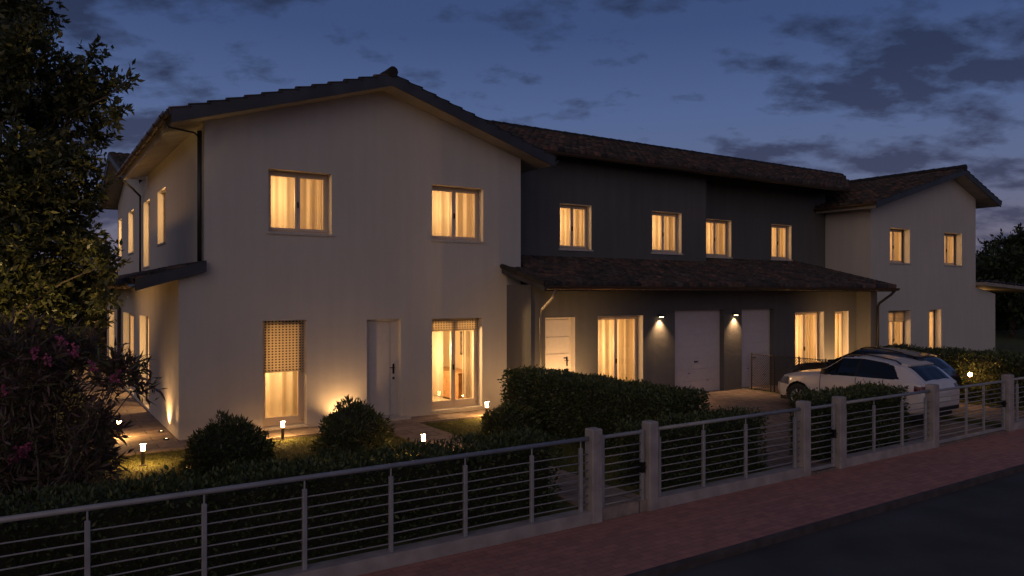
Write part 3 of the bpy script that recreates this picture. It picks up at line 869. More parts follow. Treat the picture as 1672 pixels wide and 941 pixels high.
for (ya, yb) in ((23.1, YM), (YM, 31.1)):
    za, zb = zr(ya), zr(yb)
    vb.add([(2.265, ya, za), (2.265, yb, zb), (2.265, yb, zb + .24), (2.265, ya, za + .24), (2.297, ya, za), (2.297, yb, zb), (2.297, yb, zb + .24), (2.297, ya, za + .24)],
           [(0, 1, 2, 3), (7, 6, 5, 4), (0, 4, 5, 1), (3, 2, 6, 7), (0, 3, 7, 4), (1, 5, 6, 2)])
vb.build('verge_board', M['fascia'], H2)
c3, s3 = math.cos(math.atan(.29)), math.sin(math.atan(.29))
tiles('roof', [tile_slope((2.25, 23.08, zr(23.08) + .21), (1, 0, 0), (0, c3, s3), 7.7, 3.87 / c3), tile_slope((2.25, 31.12, zr(31.12) + .21), (1, 0, 0), (0, -c3, s3), 7.7, 4.17 / c3)], H2)
for o in rops_u: window(H2, SD, *o, power=30, curtains=False, room=(1.0, 0.1))
for o in rops_g: window(H2, SG, *o, power=40, curtains=False, room=(1.1, 0.1), door=True, sill=False)

# ---- dark middle houses under one porch roof
H3 = thing('house', 'charcoal rendered middle house under a low porch roof with two garage doors', 'house', (17, 16, 0), group='joined houses of the row')
m_ops1 = [(12.32, 13.45, 3.98, 5.24), (15.80, 17.06, 3.98, 5.24)]
m_ops2 = [(18.93, 20.22, 3.98, 5.24), (22.36, 23.50, 3.98, 5.24)]
Y1, Y2 = 16.3, 17.02
w = wall([(10.134, 6.6), (18.17, 6.6)], m_ops1, front(Y1), 0.2, None, z0=3.4)
wall([(18.17, 6.9), (25.576, 6.9)], m_ops2, front(Y2), 0.2, w, z0=3.4)
w.poly((18.17, Y1, 3.4), (18.17, Y2, 3.4), (18.17, Y2, 6.85), (18.17, Y1, 6.6))
YP = 14.2
p_ops = [(10.30, 11.20, 0.05, 2.17), (11.92, 13.45, 0.05, 2.18), (14.61, 16.56, -0.02, 2.28), (17.32, 18.78, -0.02, 2.28), (19.78, 21.26, 0.05, 2.17), (21.84, 22.60, 0.05, 2.17)]
wall([(9.74, 3.2), (23.04, 3.2)], p_ops, front(YP), 0.24, w)
w.poly((23.04, YP, -0.05), (23.04, 13.7, -0.05), (23.04, 13.7, 2.98), (23.04, YP, 3.1))
w.box(23.044, 23.42, 13.7, 17.0, -0.05, 2.95)
w.box(9.72, 10.10, 13.95, 14.196, -0.05, 2.95)
w.box(9.72, 10.10, 14.203, 14.978, -0.05, 2.95)
w.poly((10.134, 24, 0), (25.57, 24, 0), (25.57, 24, 6.4), (10.134, 24, 6.4))
w.build('wall', M['dark'], H3)
PF = front(YP)
for o in m_ops1: window(H3, front(Y1), *o, power=17, reveal=True)
for o in m_ops2: window(H3, front(Y2), *o, power=17, reveal=True)
do_ = panel_door(H3, PF, *p_ops[0], w=0.16, grooves='h')
o_ = p_ops[0]; rv = MB(PF)
rv.box(o_[0] + .002, o_[0] + .012, -.006, .157, o_[2], o_[3] - .013); rv.box(o_[1] - .012, o_[1] - .002, -.006, .157, o_[2], o_[3] - .013); rv.box(o_[0] + .002, o_[1] - .002, -.006, .157, o_[3] - .012, o_[3] - .001)
rv.build('reveal', M['cream'], do_)
window(H3, PF, *p_ops[1], door=True, power=30, reveal=True, w=0.22, room=(1.5, 0.3), sill=False)
window(H3, PF, *p_ops[4], door=True, power=30, reveal=True, w=0.22, room=(1.5, 0.2), sill=False)
window(H3, PF, *p_ops[5], leaves_n=1, door=True, power=24, reveal=True, w=0.22, room=(1.5, 0.15), sill=False)
for o in (p_ops[2], p_ops[3]):
    d = MB(PF); n = 7; hh = (o[3] - o[2] - .03) / n
    for i in range(n):
        d.box(o[0] + .06, o[1] - .06, 0.17, 0.21, o[2] + .01 + i * hh, o[2] + .01 + (i + 1) * hh - 0.006)
    d.box(o[0] + .06, o[1] - .06, 0.182, 0.215, o[2] + .005, o[3] - .035)
    d.box(o[0], o[0] + .055, 0.16, 0.22, o[2], o[3]); d.box(o[1] - .055, o[1], 0.16, 0.22, o[2], o[3]); d.box(o[0] + .057, o[1] - .057, 0.16, 0.22, o[3] - .03, o[3])
    g = d.build('garage_door', M['garage'], H3)
    h = MB(PF); um = (o[0] + o[1]) / 2
    h.box(um - .06, um + .06, 0.13, 0.168, o[2] + .85, o[2] + .88)
    h.box(um - .30, um - .22, 0.160, 0.169, o[2] + .55, o[2] + .565); h.box(um + .45, um + .53, 0.160, 0.169, o[2] + .32, o[2] + .335)
    h.build('handle', M['handle'], g)
    MB(PF).box(o[0] - .02, o[1] + .02, 0.222, 0.25, o[2] - .02, o[3] + .02).build('backing_panel', M['trim'], g)
# main roof of the middle block
me_, zE, mid_s, YRG = 15.72, 6.50, 0.382, 19.5
cm, sm = math.cos(math.atan(mid_s)), math.sin(math.atan(mid_s))
zRG = zE + mid_s * (YRG - me_)
dk = MB()
slab(dk, [(9.2, me_ + .03, zE + .03), (24.8, me_ + .03, zE + .03), (30.4, YRG, zRG), (9.2, YRG, zRG)], 0.14)
slab(dk, [(9.2, YRG, zRG), (30.4, YRG, zRG), (30.4, 23.8, 6.4), (9.2, 23.8, 6.4)], 0.14)
dk.build('soffit', M['fascia'], H3)
tiles('roof', [tile_slope((9.3, me_, zE + .03), (1, 0, 0), (0, cm, sm), 21.25, (YRG - me_) / cm, keep=lambda u, v: 9.3 + u < 24.9 + v * 1.40, amp=0.055, period=0.25),
               tile_slope((9.3, 23.8, 6.4), (1, 0, 0), (0, -cm, sm), 21.25, 4.55)], H3)
rd = MB(); ridge_tiles(rd, (9.3, YRG, zRG + .05), (30.5, YRG, zRG + .05), 0.12); rd.build('ridge_tiles', M['tiles'], H3)
gutter(H3, (9.9, me_ - .07, zE - .03), (24.9, me_ - .07, zE - .03))
# porch roof
pe, pz, ps = 13.2, 2.92, 0.245
cp, sp = math.cos(math.atan(ps)), math.sin(math.atan(ps))
PX0, PX1 = 9.55, 23.62
lv = (17.03 - pe) / cp
dk = MB()
slab(dk, [(PX0 + .02, pe + .02, pz), (PX1 - .02, pe + .02, pz), (PX1 - .02, YF - .01, pz + ps * (YF - pe)), (PX0 + .02, YF - .01, pz + ps * (YF - pe))], 0.12)
slab(dk, [(10.14, YF - .008, pz + ps * (YF - pe)), (PX1 - .02, YF - .008, pz + ps * (YF - pe)), (PX1 - .02, 17.0, pz + ps * (17.0 - pe)), (10.14, 17.0, pz + ps * (17.0 - pe))], 0.12)
dk.build('soffit', M['fascia'], H3)
tiles('porch_roof', [tile_slope((PX0, pe, pz + .015), (1, 0, 0), (0, cp, sp), PX1 - PX0, lv, amp=0.06, period=0.24, keep=lambda u, v: not (PX0 + u < 10.2 and pe + v * cp > 14.95) and not (PX0 + u < 18.1 and pe + v * cp > 16.35))], H3)
for x in (PX0 + .02, PX1 - .03):
    rd = MB(); ridge_tiles(rd, (x, pe - .02, pz + .05), (x, (14.93 if x < 12 else 17.0), pz + .05 + ps * ((14.93 if x < 12 else 17.0) - pe)), 0.065, 0.36); rd.build('verge_tiles', M['tiles'], H3)
gutter(H3, (PX0, pe - .075, pz - .02), (PX1, pe - .075, pz - .02))
MB().tube([(9.82, pe - .05, 2.82), (9.86, 13.3, 2.66), (9.90, 13.82, 2.36), (9.92, 13.86, 2.2), (9.92, 13.86, -0.02)], 0.03, 8).build('downpipe', M['palepipe'], H3, smooth=True)
MB().tube([(23.55, pe - .05, 2.86), (23.54, 13.3, 2.7), (23.34, 13.58, 2.42), (23.33, 13.62, 2.3), (23.33, 13.62, -0.02)], 0.04, 8).build('downpipe', M['pipe'], H3, smooth=True)

# ---- cream far house (gable to the street)
H4 = thing('house', 'cream house beyond the parked cars with a tall lopsided gable and lean-to', 'house', (29.5, 15.2, 0), group='joined houses of the row')
YH = 15.2
f_ops = [(26.83, 28.20, 3.89, 5.185), (30.77, 32.17, 3.89, 5.185), (26.75, 28.25, 0.05, 2.1), (29.6, 30.52, 0.05, 2.1)]
w = wall([(25.58, 5.92), (31.2, 7.46), (33.32, 6.70), (33.32, 3.0), (35.05, 2.72)], f_ops, front(YH), 0.24)
w.poly((25.58, YH, 0), (25.58, 23, 0), (25.58, 23, 5.92), (25.58, YH, 5.92))
w.poly((33.32, YH, 2.9), (33.32, 23, 2.9), (33.32, 23, 6.7), (33.32, YH, 6.7))
w.poly((35.05, YH, 0), (35.05, 23, 0), (35.05, 23, 2.72), (35.05, YH, 2.72))
w.poly((25.58, 23, 0), (35.05, 23, 0), (33.32, 23, 6.7), (31.2, 23, 7.46), (25.58, 23, 5.92))
w.build('wall', M['cream'], H4)
FH = front(YH)
window(H4, FH, *f_ops[0], w=0.3, power=17)
window(H4, FH, *f_ops[1], w=0.3, power=17)
window(H4, FH, *f_ops[2], w=0.28, door=True, power=24, blind=0.2, sill=False)
window(H4, FH, *f_ops[3], w=0.28, leaves_n=1, door=True, power=20, sill=False)
sA = (7.46 - 5.92) / (31.2 - 25.58); sB = (7.46 - 6.70) / (33.32 - 31.2)
zA = lambda x: 7.46 - sA * (31.2 - x)
zB = lambda x: 7.46 - sB * (x - 31.2)
Yf0, Yf1 = 14.65, 23
dk = MB()
slab(dk, [(24.98, Yf0, zA(24.98) + .2), (31.2, Yf0, 7.66), (31.2, Yf1, 7.66), (24.98, Yf1, zA(24.98) + .2)], 0.198)
slab(dk, [(31.2, Yf0, 7.66), (34.2, Yf0, zB(34.2) + .2), (34.2, Yf1, zB(34.2) + .2), (31.2, Yf1, 7.66)], 0.198)
dk.build('soffit', M['deck'], H4)
vb = MB()
for (xa, xb, zz) in ((24.95, 31.2, zA), (31.2, 34.24, zB)):
    za, zb = zz(xa), zz(xb)
    vb.add([(xa, Yf0 - .035, za), (xb, Yf0 - .035, zb), (xb, Yf0 - .035, zb + .24), (xa, Yf0 - .035, za + .24), (xa, Yf0 - .003, za), (xb, Yf0 - .003, zb), (xb, Yf0 - .003, zb + .24), (xa, Yf0 - .003, za + .24)],
           [(0, 1, 2, 3), (7, 6, 5, 4), (0, 4, 5, 1), (3, 2, 6, 7), (0, 3, 7, 4), (1, 5, 6, 2)])
vb.build('verge_board', M['fascia'], H4)
ca, sa = math.cos(math.atan(sA)), math.sin(math.atan(sA)); cb, sb = math.cos(math.atan(sB)), math.sin(math.atan(sB))
tiles('roof', [tile_slope((24.95, Yf0 - .05, zA(24.95) + .21), (0, 1, 0), (ca, 0, sa), Yf1 - Yf0, 6.25 / ca, amp=.05, period=.25), tile_slope((34.24, Yf0 - .05, zB(34.24) + .21), (0, 1, 0), (-cb, 0, sb), Yf1 - Yf0, 3.04 / cb, amp=.05, period=.25)], H4)
rd = MB(); ridge_tiles(rd, (31.2, Yf0 - .06, 7.74), (31.2, Yf1, 7.74), 0.13); rd.build('ridge_tiles', M['tiles'], H4)
gutter(H4, (24.88, Yf0, zA(24.95) + .17), (24.88, Yf1, zA(24.95) + .15))
gutter(H4, (34.32, Yf0, zB(34.24) + .17), (34.32, Yf1, zB(34.24) + .15))
dk = MB(); slab(dk, [(33.33, 14.8, 3.22), (39.5, 14.8, 2.92), (39.5, 22, 2.92), (33.33, 22, 3.22)], 0.14); dk.build('soffit', M['deck'], H4)
cl, sl_ = math.cos(math.atan(.0487)), math.sin(math.atan(.0487))
tiles('lean_to_roof', [tile_slope((39.55, 14.76, 2.93), (0, 1, 0), (-cl, 0, sl_), 7.2, 6.2 / cl, amp=.04)], H4)
MB().box(39.2, 39.36, 14.85, 15.0, -0.05, 2.78).build('porch_post', M['deck'], H4)
light('porch_light', 'POINT', (36.6, 16.4, 2.5), 7, WARM, 0.08)

# ================================================================== STREET FENCE
FY = 7.29
def fence(x0, x1, posts, label, first=False):
    t = thing('wire_fence', label, 'fence', ((x0 + x1) / 2, FY, -0.15), group='wire fence sections along the pavement')
    MB().box(x0, x1, 7.215, 7.40, -0.33, 0.0).build('base_wall', M['concrete'], t)
    MB().tube([(x0, FY, 0.91), (x1, FY, 0.91)], 0.026, 10).build('top_rail', M['rail'], t, smooth=True)
    for i in range(7):
        z = 0.085 + i * 0.105
        n = max(2, int((x1 - x0) / 0.5))
        MB().tube([(x0 + (x1 - x0) * k / n, FY, z + 0.004 * math.sin(k * 1.3 + i)) for k in range(n + 1)], 0.0075, 6).build('wire', M['wire'], t, smooth=True)
    for x in posts:
        p = MB(); p.bevbox(x - 0.022, x + 0.022, FY - 0.022, FY + 0.022, 0.0, 0.80, 0.005); p.tube([(x, FY, 0.80), (x, FY, 0.89)], 0.009, 8)
        p.build('post', M['rail'], t)
    return t
fence(-3.5, 5.96, [-1.5, -0.5, 0.45, 1.39, 2.33, 3.26, 4.17, 5.09, 5.84], 'long wire fence section in front of the lawn hedge and round bushes')
fence(7.115, 10.27, [7.2, 8.07, 8.98, 10.15], 'wire fence section between the two narrow garden gates')
fence(11.415, 14.195, [11.5, 12.36, 13.26, 14.06], 'wire fence section in front of the white car')
fence(17.465, 26.0, [17.8, 19.0, 20.2, 21.4, 22.6, 23.8, 25.0], 'wire fence section beyond the wide driveway gate, cut off by the picture edge')

def pillar(x0, x1, label):
    t = MB(); t.bevbox(x0, x1, 7.20, 7.20 + 0.17, -0.33, 1.03, 0.012)
    o = t.build('concrete_post', M['concrete'])
    tag(o, label, 'fence post', 'concrete posts of the street fence')
pillar(5.965, 6.13, 'concrete post between the long fence section and the first garden gate')
pillar(6.945, 7.11, 'concrete post on the latch side of the first garden gate, near the tall hedge')
pillar(10.275, 10.45, 'concrete post before the second garden gate, below the front wheel of the white car')
pillar(11.235, 11.41, 'concrete post on the latch side of the second garden gate')
pillar(14.20, 14.40, 'concrete post in front of the tail of the white car')
pillar(17.24, 17.46, 'concrete post past the wide driveway gate beside the glowing garden lamp')

def gate(name, x0, x1, n, label, cat, mids=()):
    t = thing(name, label, cat, ((x0 + x1) / 2, FY, -0.15), group='metal gates in the street fence')
    z0, z1 = -0.11, 0.93
    f = MB()
    a, b = x0 + 0.03, x1 - 0.03
    f.bevbox(a, a + 0.05, FY - .025, FY + .025, z0, z1, .005); f.bevbox(b - 0.05, b, FY - .025, FY + .025, z0, z1, .005)
    f.tube([(a + .05, FY, z1 - .03), (b - .05, FY, z1 - .03)], 0.025, 8); f.box(a + .05, b - .05, FY - .02, FY + .02, z0, z0 + .05)
    for x in mids: f.bevbox(x - .02, x + .02, FY - .02, FY + .02, z0 + .05, z1 - .05, .004)
    f.build('frame', M['rail'], t)
    for i in range(n):
        z = z0 + 0.14 + i * (z1 - z0 - 0.22) / n
        MB().tube([(a + .05, FY, z), (b - .05, FY, z)], 0.009, 6).build('wire', M['wire'], t, smooth=True)
    for z in (0.08, 0.72):
        MB().tube([(a - .012, FY, z), (a - .012, FY, z + .09)], 0.014, 8).build('hinge', M['handle'], t)
    h = MB(); h.box(b - .055, b + .004, FY - .036, FY + .036, 0.36, 0.50); h.tube([(b - .03, FY - .07, .44), (b - .12, FY - .07, .44)], .009, 6); h.tube([(b - .03, FY - .03, .44), (b - .03, FY - .075, .44)], .009, 6)
    h.build('latch', M['handle'], t)
gate('garden_gate', 6.135, 6.94, 8, 'narrow wire gate at the end of the stone path to the front door', 'gate')
gate('garden_gate', 10.455, 11.23, 8, 'narrow wire gate in front of the white car bonnet', 'gate')
gate('driveway_gate', 14.405, 17.235, 9, 'wide wire driveway gate behind the white car tail', 'gate', (15.6, 16.31))

# chain link fence between the two driveways
t = thing('mesh_fence', 'low dark chain link fence by the second garage door', 'fence', (17.6, 12.8, 0))
MX, MYa, MYb = 17.6, 11.7, 14.1
mb = MB(); step = 0.075
L_ = MYb - MYa; Hh = 0.92
def clipseg(y0, z0, y1, z1): mb.tube([(MX, y0, z0), (MX, y1, z1)], 0.0062, 3, cap=False)
k = -int(Hh / step)
while k * step < L_:
    a = k * step
    y0, y1 = max(0, a), min(L_, a + Hh)
    if y1 > y0:
        clipseg(MYa + y0, 0.06 + (y0 - a), MYa + y1, 0.06 + (y1 - a))
        clipseg(MYa + y0, 0.06 + Hh - (y0 - a), MYa + y1, 0.06 + Hh - (y1 - a))
    k += 1
mb.build('wire_mesh', M['meshwire'], t)
for y in (11.7, 12.5, 13.3, 13.42, 14.08):
    MB().tube([(MX, y, -0.03), (MX, y, 1.03)], 0.02, 8).build('post', M['meshwire'], t)
MB().tube([(MX, MYa, 0.99), (MX, MYb, 0.99)], 0.012, 6).build('top_rail', M['meshwire'], t)

# perforated railing at the last side window of the rear house
t = thing('garden_railing', 'low perforated railing beside the last lit side door', 'railing', (1.5, 28, 0))
r_ = MB()
for i in range(18): r_.box(1.42, 1.44, 26.7 + i * .13, 26.76 + i * .13, 0.0, 0.95)
for z in (0.1, .35, .6, .9): r_.box(1.405, 1.418, 26.6, 29.1, z, z + .05)
r_.build('panel', M['meshwire'], t)

# ================================================================== LAMPS
def bollard(x, y, label, power=5.0, h=0.24, group='short bollard lamps in the garden'):
    t = thing('bollard_lamp', label, 'lamp', (x, y, -0.04), group=group)
    p = MB(); p.lathe([(0.0, 0.0), (0.055, 0.0), (0.055, 0.015), (0.028, 0.02), (0.028, h), (0.0, h)], 14, o=(x, y, -0.04))
    p.build('post', M['lampmetal'], t)
    g = MB(); g.lathe([(0.0, h + .002), (0.031, h + .002), (0.031, h + 0.118), (0.0, h + 0.118)], 14, o=(x, y, -0.04))
    g.build('lamp_head', M['ambercore'], t)
    r = MB(); r.lathe([(0.033, h + .119), (0.052, h + .119)], 18, o=(x, y, -0.04))
    r.build('light_ring', M['ringglow'], t)
    c = MB(); c.lathe([(0.0, h + .1195), (0.033, h + .1195), (0.033, h + .1205), (0.055, h + .1205), (0.055, h + 0.135), (0.0, h + 0.14)], 18, o=(x, y, -0.04))
    c.build('cap', M['lampmetal'], t)
bollard(1.50, 15.85, 'bollard lamp on the side paving by the house corner')
bollard(1.60, 13.28, 'bollard lamp on the lawn between oleander and round bush')
bollard(4.10, 14.14, 'bollard lamp below the window with the half drawn blind')
bollard(5.75, 11.5, 'bollard lamp at the edge of the stone path, behind the hedge')
bollard(8.62, 14.1, 'bollard lamp beside the tall hedge near the French window')
bollard(2.0, 29.6 - 3.6 + 4.5, 'small far lamp glowing behind the oleander, the closer of two', 7, 0.9, 'far garden lamps')
bollard(1.2, 31.6, 'small far lamp glowing behind the oleander, the paler of two', 7, 1.0, 'far garden lamps')

def uplight(x, y, z, target, label, power, spot=70, size=0.02):
    t = thing('spot_lamp', label, 'lamp', (x, y, z), group='ground spot lamps')
    m = MB(); m.lathe([(0.0, -0.02), (0.05, -0.02), (0.055, 0.03), (0.045, 0.032), (0.0, 0.02)], 12, o=(x, y, z)); m.build('housing', M['lampmetal'], t)
    g = MB(); g.lathe([(0.0, 0.024), (0.04, 0.024), (0.0, 0.026)], 12, o=(x, y, z)); g.build('lens', M['wallglow'], t)
    light('uplight', 'SPOT', (x, y, z + 0.06), power, (1, .54, .20), size, target, math.radians(spot), 0.9)
uplight(2.26, 16.05, 0.0, (2.33, 16.2, 2.5), 'small ground spot lamp lighting the flank wall', 95, 120)
uplight(2.22, 15.15, 0.0, (2.40, 15.2, 1.6), 'small ground spot lamp at the very corner of the house', 14, 70)
uplight(5.55, 14.70, 0.0, (5.5, 15.0, 1.2), 'ground spot lamp lighting the wall beside the front door', 60, 130)

uplight(-1.0, 19.6, -0.04, (2.86, 19.2, 5.2), 'added unseen ground spot lamp behind the garden tree brightening the upper flank wall', 420, 80, 0.45)  # extra lamp, out of sight, added to brighten the upper flank

def wall_lamp(x, label):
    t = thing('wall_lamp', label, 'lamp', (x, YP, 2.13), group='wall lamps beside the garage doors')
    m = MB(); m.box(x - .05, x + .05, YP - .022, YP - .001, 2.08, 2.20); m.build('bracket', M['lampmetal'], t)
    s = MB(); s.bevbox(x - .10, x + .10, YP - .16, YP - .024, 2.13, 2.165, .008); s.build('lamp_shade', M['lampmetal'], t)
    g = MB(); g.box(x - .05, x + .05, YP - .11, YP - .05, 2.119, 2.1285); g.build('bulb', M['wallglow'], t)
    light('wall_lamp_light', 'SPOT', (x, YP - .085, 2.108), 130, (1, .57, .26), 0.02, (x, YP - .03, 0), math.radians(100), 1.0)
wall_lamp(14.03, 'downward wall lamp between the French window and the first garage door')
wall_lamp(16.98, 'downward wall lamp on the pier between the two garage doors')
# hidden ground spot lamps in front of the porch wall, aimed up at it
uplight(10.75, 13.35, 0.0, (10.8, 14.3, 1.0), 'hidden ground spot lamp lighting the dark house side door', 210, 120)
uplight(9.60, 13.55, 0.0, (9.75, 14.5, 1.0), 'hidden ground spot lamp lighting the end of the porch wall', 45, 110)
uplight(21.5, 13.25, 0.0, (21.9, 14.3, 0.9), 'hidden ground spot lamp lighting the porch wall behind the cars', 200, 130)
t = thing('spike_lamp', 'glowing ball lamp on a spike in front of the dark hedge beside the driveway', 'lamp', (20.2, 9.35, -0.03))
MB().tube([(20.2, 9.35, -0.04), (20.2, 9.35, 0.62)], 0.018, 8).build('post', M['lampmetal'], t)
g = MB(); g.lathe([(0.001, .62)] + [(0.05 * math.sin(PI * k / 8), 0.67 - 0.05 * math.cos(PI * k / 8)) for k in range(1, 8)] + [(0.001, .725)], 14, o=(20.2, 9.35, 0)); g.build('lamp_head', M['lampglow'], t)


# picture and sideboard seen through the French window
t = thing('framed_picture', 'small framed picture on the room wall behind the French window', 'picture', (9.1, 18.1, 1.5))
MB().box(9.48, 9.51, 16.4, 16.85, 1.15, 1.75).build('frame', M['trim'], t)
MB().box(9.465, 9.478, 16.44, 16.81, 1.19, 1.71).build('print', M['art_dark'], t)
t = thing('sideboard', 'low wooden sideboard inside the room behind the French window', 'sideboard', (9.0, 17.2, 0.1))
MB().bevbox(8.9, 9.46, 15.9, 17.6, 0.12, 0.75, .01).build('cabinet', M['wood'], t)
MB().box(8.88, 9.47, 15.88, 17.62, 0.752, 0.78).build('top', M['wood'], t)

# ================================================================== PLANTS
HG = 'clipped hedges of the gardens'
t = thing('hedge', 'long low hedge behind the fence in front of the lawn', 'hedge', (1, 8, -0.04), group=HG)
box_hedge(-3.6, 5.75, 7.62, 8.4, 0.90, 1300, 0.06, M['hedge'], t)
t = thing('hedge', 'low hedge behind the fence between the two narrow gates', 'hedge', (8.6, 8, -0.04), group=HG)
box_hedge(7.35, 9.9, 7.62, 8.3, 0.95, 1300, 0.06, M['hedge'], t, z0=-0.13)
t = thing('hedge', 'low hedge between the fence and the white car', 'hedge', (12.6, 8, -0.04), group=HG)
box_hedge(11.35, 14.05, 7.62, 8.25, 1.08, 1300, 0.06, M['hedge'], t, z0=-0.13)
t = thing('hedge', 'tall dense hedge dividing the lawn from the garage driveway', 'hedge', (8.8, 10.7, -0.04), group=HG)
box_hedge(8.42, 9.35, 8.35, 13.15, 1.16, 1700, 0.062, M['hedge'], t, lump=0.06)
t = thing('hedge', 'dark hedge beyond the cars lit by the ball lamp', 'hedge', (20.9, 11.7, -0.04), group=HG)
box_hedge(20.5, 21.4, 7.6, 12.1, 1.2, 800, 0.09, M['hedge'], t)
t = thing('hedge', 'tall unlit hedge at the back of the side garden', 'hedge', (-4, 33, -0.04), group=HG)
box_hedge(-14, 3.5, 33.5, 34.8, 3.6, 260, 0.16, M['fartree'], t, lump=0.3)
t = thing('hedge', 'tall unlit hedge past the cream lean-to', 'hedge', (46, 22, -0.04), group=HG)
box_hedge(38.5, 75, 26, 27.6, 3.4, 120, 0.22, M['fartree'], t, lump=0.35)

BG = 'round clipped bushes on the lawn'
for (x, y, rx, rz, lab) in ((2.72, 12.35, 0.66, 0.80, 'round bush between the lawn lamp and the house corner'), (4.92, 12.60, 0.64, 0.86, 'round bush below the front door wall glow'), (7.85, 11.95, 0.60, 0.62, 'round bush against the tall hedge')):
    t = thing('round_bush', lab, 'bush', (x, y, -0.04), group=BG)
    ball_bush((x, y, -0.02), rx * 1.02, rx * 1.02, rz * .97, 4200, 0.095, M['bush'], t)
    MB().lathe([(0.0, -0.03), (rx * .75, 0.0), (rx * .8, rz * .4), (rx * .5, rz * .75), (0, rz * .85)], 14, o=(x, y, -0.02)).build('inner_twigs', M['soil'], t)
t = thing('small_shrub', 'small leafy shrub at the driveway end of the tall hedge', 'shrub', (9.9, 8.9, 0))
ball_bush((9.75, 8.9, -0.10), 0.45, 0.45, 0.62, 900, 0.13, M['bush'], t)
t = thing('small_shrub', 'low shrub in front of the first garage door', 'shrub', (10.8, 10.5, 0))
ball_bush((10.1, 10.0, -0.09), 0.42, 0.42, 0.68, 900, 0.12, M['bush'], t)

def limb(mb, p, q, r0, r1, sag=0.0, n=6):
    p, q = np.array(p, float), np.array(q, float)
    pts = []
    for i in range(n + 1):
        tt = i / n
        j = rng.normal(size=3) * 0.04 * math.sin(PI * tt) * np.linalg.norm(q - p)
        pts.append(tuple(p + (q - p) * tt + np.array((0, 0, sag * math.sin(PI * tt))) + j * 0.6))
    mb.tube(pts, r0, 7, r1)

# garden tree at the picture edge
t = thing('garden_tree', 'large leafy garden tree standing beside the cream end house', 'tree', (-0.6, 15.6, -0.04))
D0 = 13.2
sp_ = [(15, 30, 62), (-40, 120, 110), (45, 115, 72), (100, 118, 34), (150, 98, 20), (135, 165, 42), (185, 150, 24), (195, 185, 18), (80, 200, 70), (150, 225, 24), (40, 290, 95), (120, 290, 40), (-60, 330, 130),
       (150, 320, 22), (85, 370, 75), (140, 395, 38), (178, 430, 24), (30, 440, 110), (120, 470, 55), (160, 480, 22), (-50, 520, 120), (60, 540, 85), (130, 545, 45), (70, 40, 26), (-30, -60, 110), (30, -90, 80), (205, 135, 9)]
blobs = []
for (px, py, r) in sp_:
    dd = D0 + rng.uniform(-0.9, 0.9)
    blobs.append((at(px, py, dd), r * dd / FPX * 1.02))
blob_crown(blobs, 430, 0.135, 0.42, M['tree'], t, 'crown', twig=0.30, nleaf=11)
tr = MB(); base = np.array((-0.75, 15.6, -0.05)); top_ = np.array((-0.55, 15.4, 4.6))
limb(tr, base, top_, 0.17, 0.09, n=10)
for (c, r) in blobs[::2]:
    h = min(0.95, max(0.25, (c[2] - 0.8) / 6.0))
    limb(tr, base + (top_ - base) * h, c, 0.03, 0.008, 0.1)
tr.build('trunk', M['bark'], t, smooth=True)
light('tree_uplight', 'SPOT', (0.1, 13.6, 0.15), 420, (1, .66, .26), 0.05, (-0.05, 14.2, 3.2), math.radians(75), 0.9)
u_ = thing('spot_lamp', 'ground spot lamp at the foot of the garden tree', 'lamp', (0.1, 13.6, 0), group='ground spot lamps')
m = MB(); m.lathe([(0.0, -0.02), (0.05, -0.02), (0.055, 0.06), (0.0, 0.05)], 12, o=(0.1, 13.6, 0)); m.build('housing', M['lampmetal'], u_)

# oleander in front of it
t = thing('oleander_bush', 'oleander with long dark leaves and pink blossoms behind the fence', 'shrub', (0.1, 10.4, -0.04))
D1 = 9.6
ob = []
for (px, py, r) in [(40, 600, 75), (120, 590, 55), (-30, 640, 90), (185, 630, 45), (215, 640, 22), (90, 680, 75), (150, 690, 40), (20, 740, 80), (120, 760, 60), (165, 765, 34), (60, 810, 70), (-40, 780, 80), (205, 600, 20)]:
    dd = D1 + rng.uniform(-0.45, 0.5)
    ob.append((at(px, py, dd), r * dd / FPX))
blob_crown(ob, 420, 0.17, 0.17, M['oleander'], t, 'foliage', twig=0.22, nleaf=12, spread=0.75)
bl = [(at(px, py, D1 - 0.6), 0.06) for (px, py) in [(35, 745), (20, 752), (45, 735), (28, 738), (100, 560), (60, 575), (80, 585), (150, 600), (120, 575), (8, 640), (190, 615)]]
blob_crown(bl, 2600, 0.04, 0.8, M['blossom'], t, 'blossom', twig=0.05, nleaf=5, spread=1.0)
st = MB()
for (c, r) in ob: limb(st, (0.1 + rng.uniform(-.2, .2), 10.4 + rng.uniform(-.2, .2), -0.05), c, 0.016, 0.006, 0.1)
st.build('stems', M['bark'], t)

# trees beyond the far house
def far_tree(px, py, dist, rad, label, n=7):
    c = at(px, py, dist)
    t = thing('far_tree', label, 'tree', (c[0], c[1], -0.05), group='trees beyond the houses')
    bs = []
    for i in range(n):
        a = rng.normal(size=3) * np.array((0.55, 0.55, 0.42)) * rad
        bs.append((c + a, rad * rng.uniform(0.4, 0.62)))
    blob_crown(bs, 60, 0.30, 0.5, M['fartree'], t, 'crown', twig=0.6, nleaf=9)
    m = MB(); b = np.array((c[0], c[1], -0.3)); top = c - np.array((0, 0, rad * .5))
    limb(m, b, top, 0.22, 0.13)
    for (q, r) in bs: limb(m, top - np.array((0, 0, rng.uniform(0, .8))), q, 0.08, 0.03)
    m.build('trunk', M['bark'], t)
far_tree(1652, 438, 46, 2.9, 'dark tree rising above the cream lean-to roof', 10)
far_tree(1700, 450, 50, 3.6, 'dark tree cut by the picture edge past the lean-to', 9)
far_tree(1622, 478, 52, 2.0, 'smaller dark tree tucked against the end of the cream gable', 7)
far_tree(20, 520, 40, 3.2, 'dim tree standing behind the garden tree and side hedge', 8)
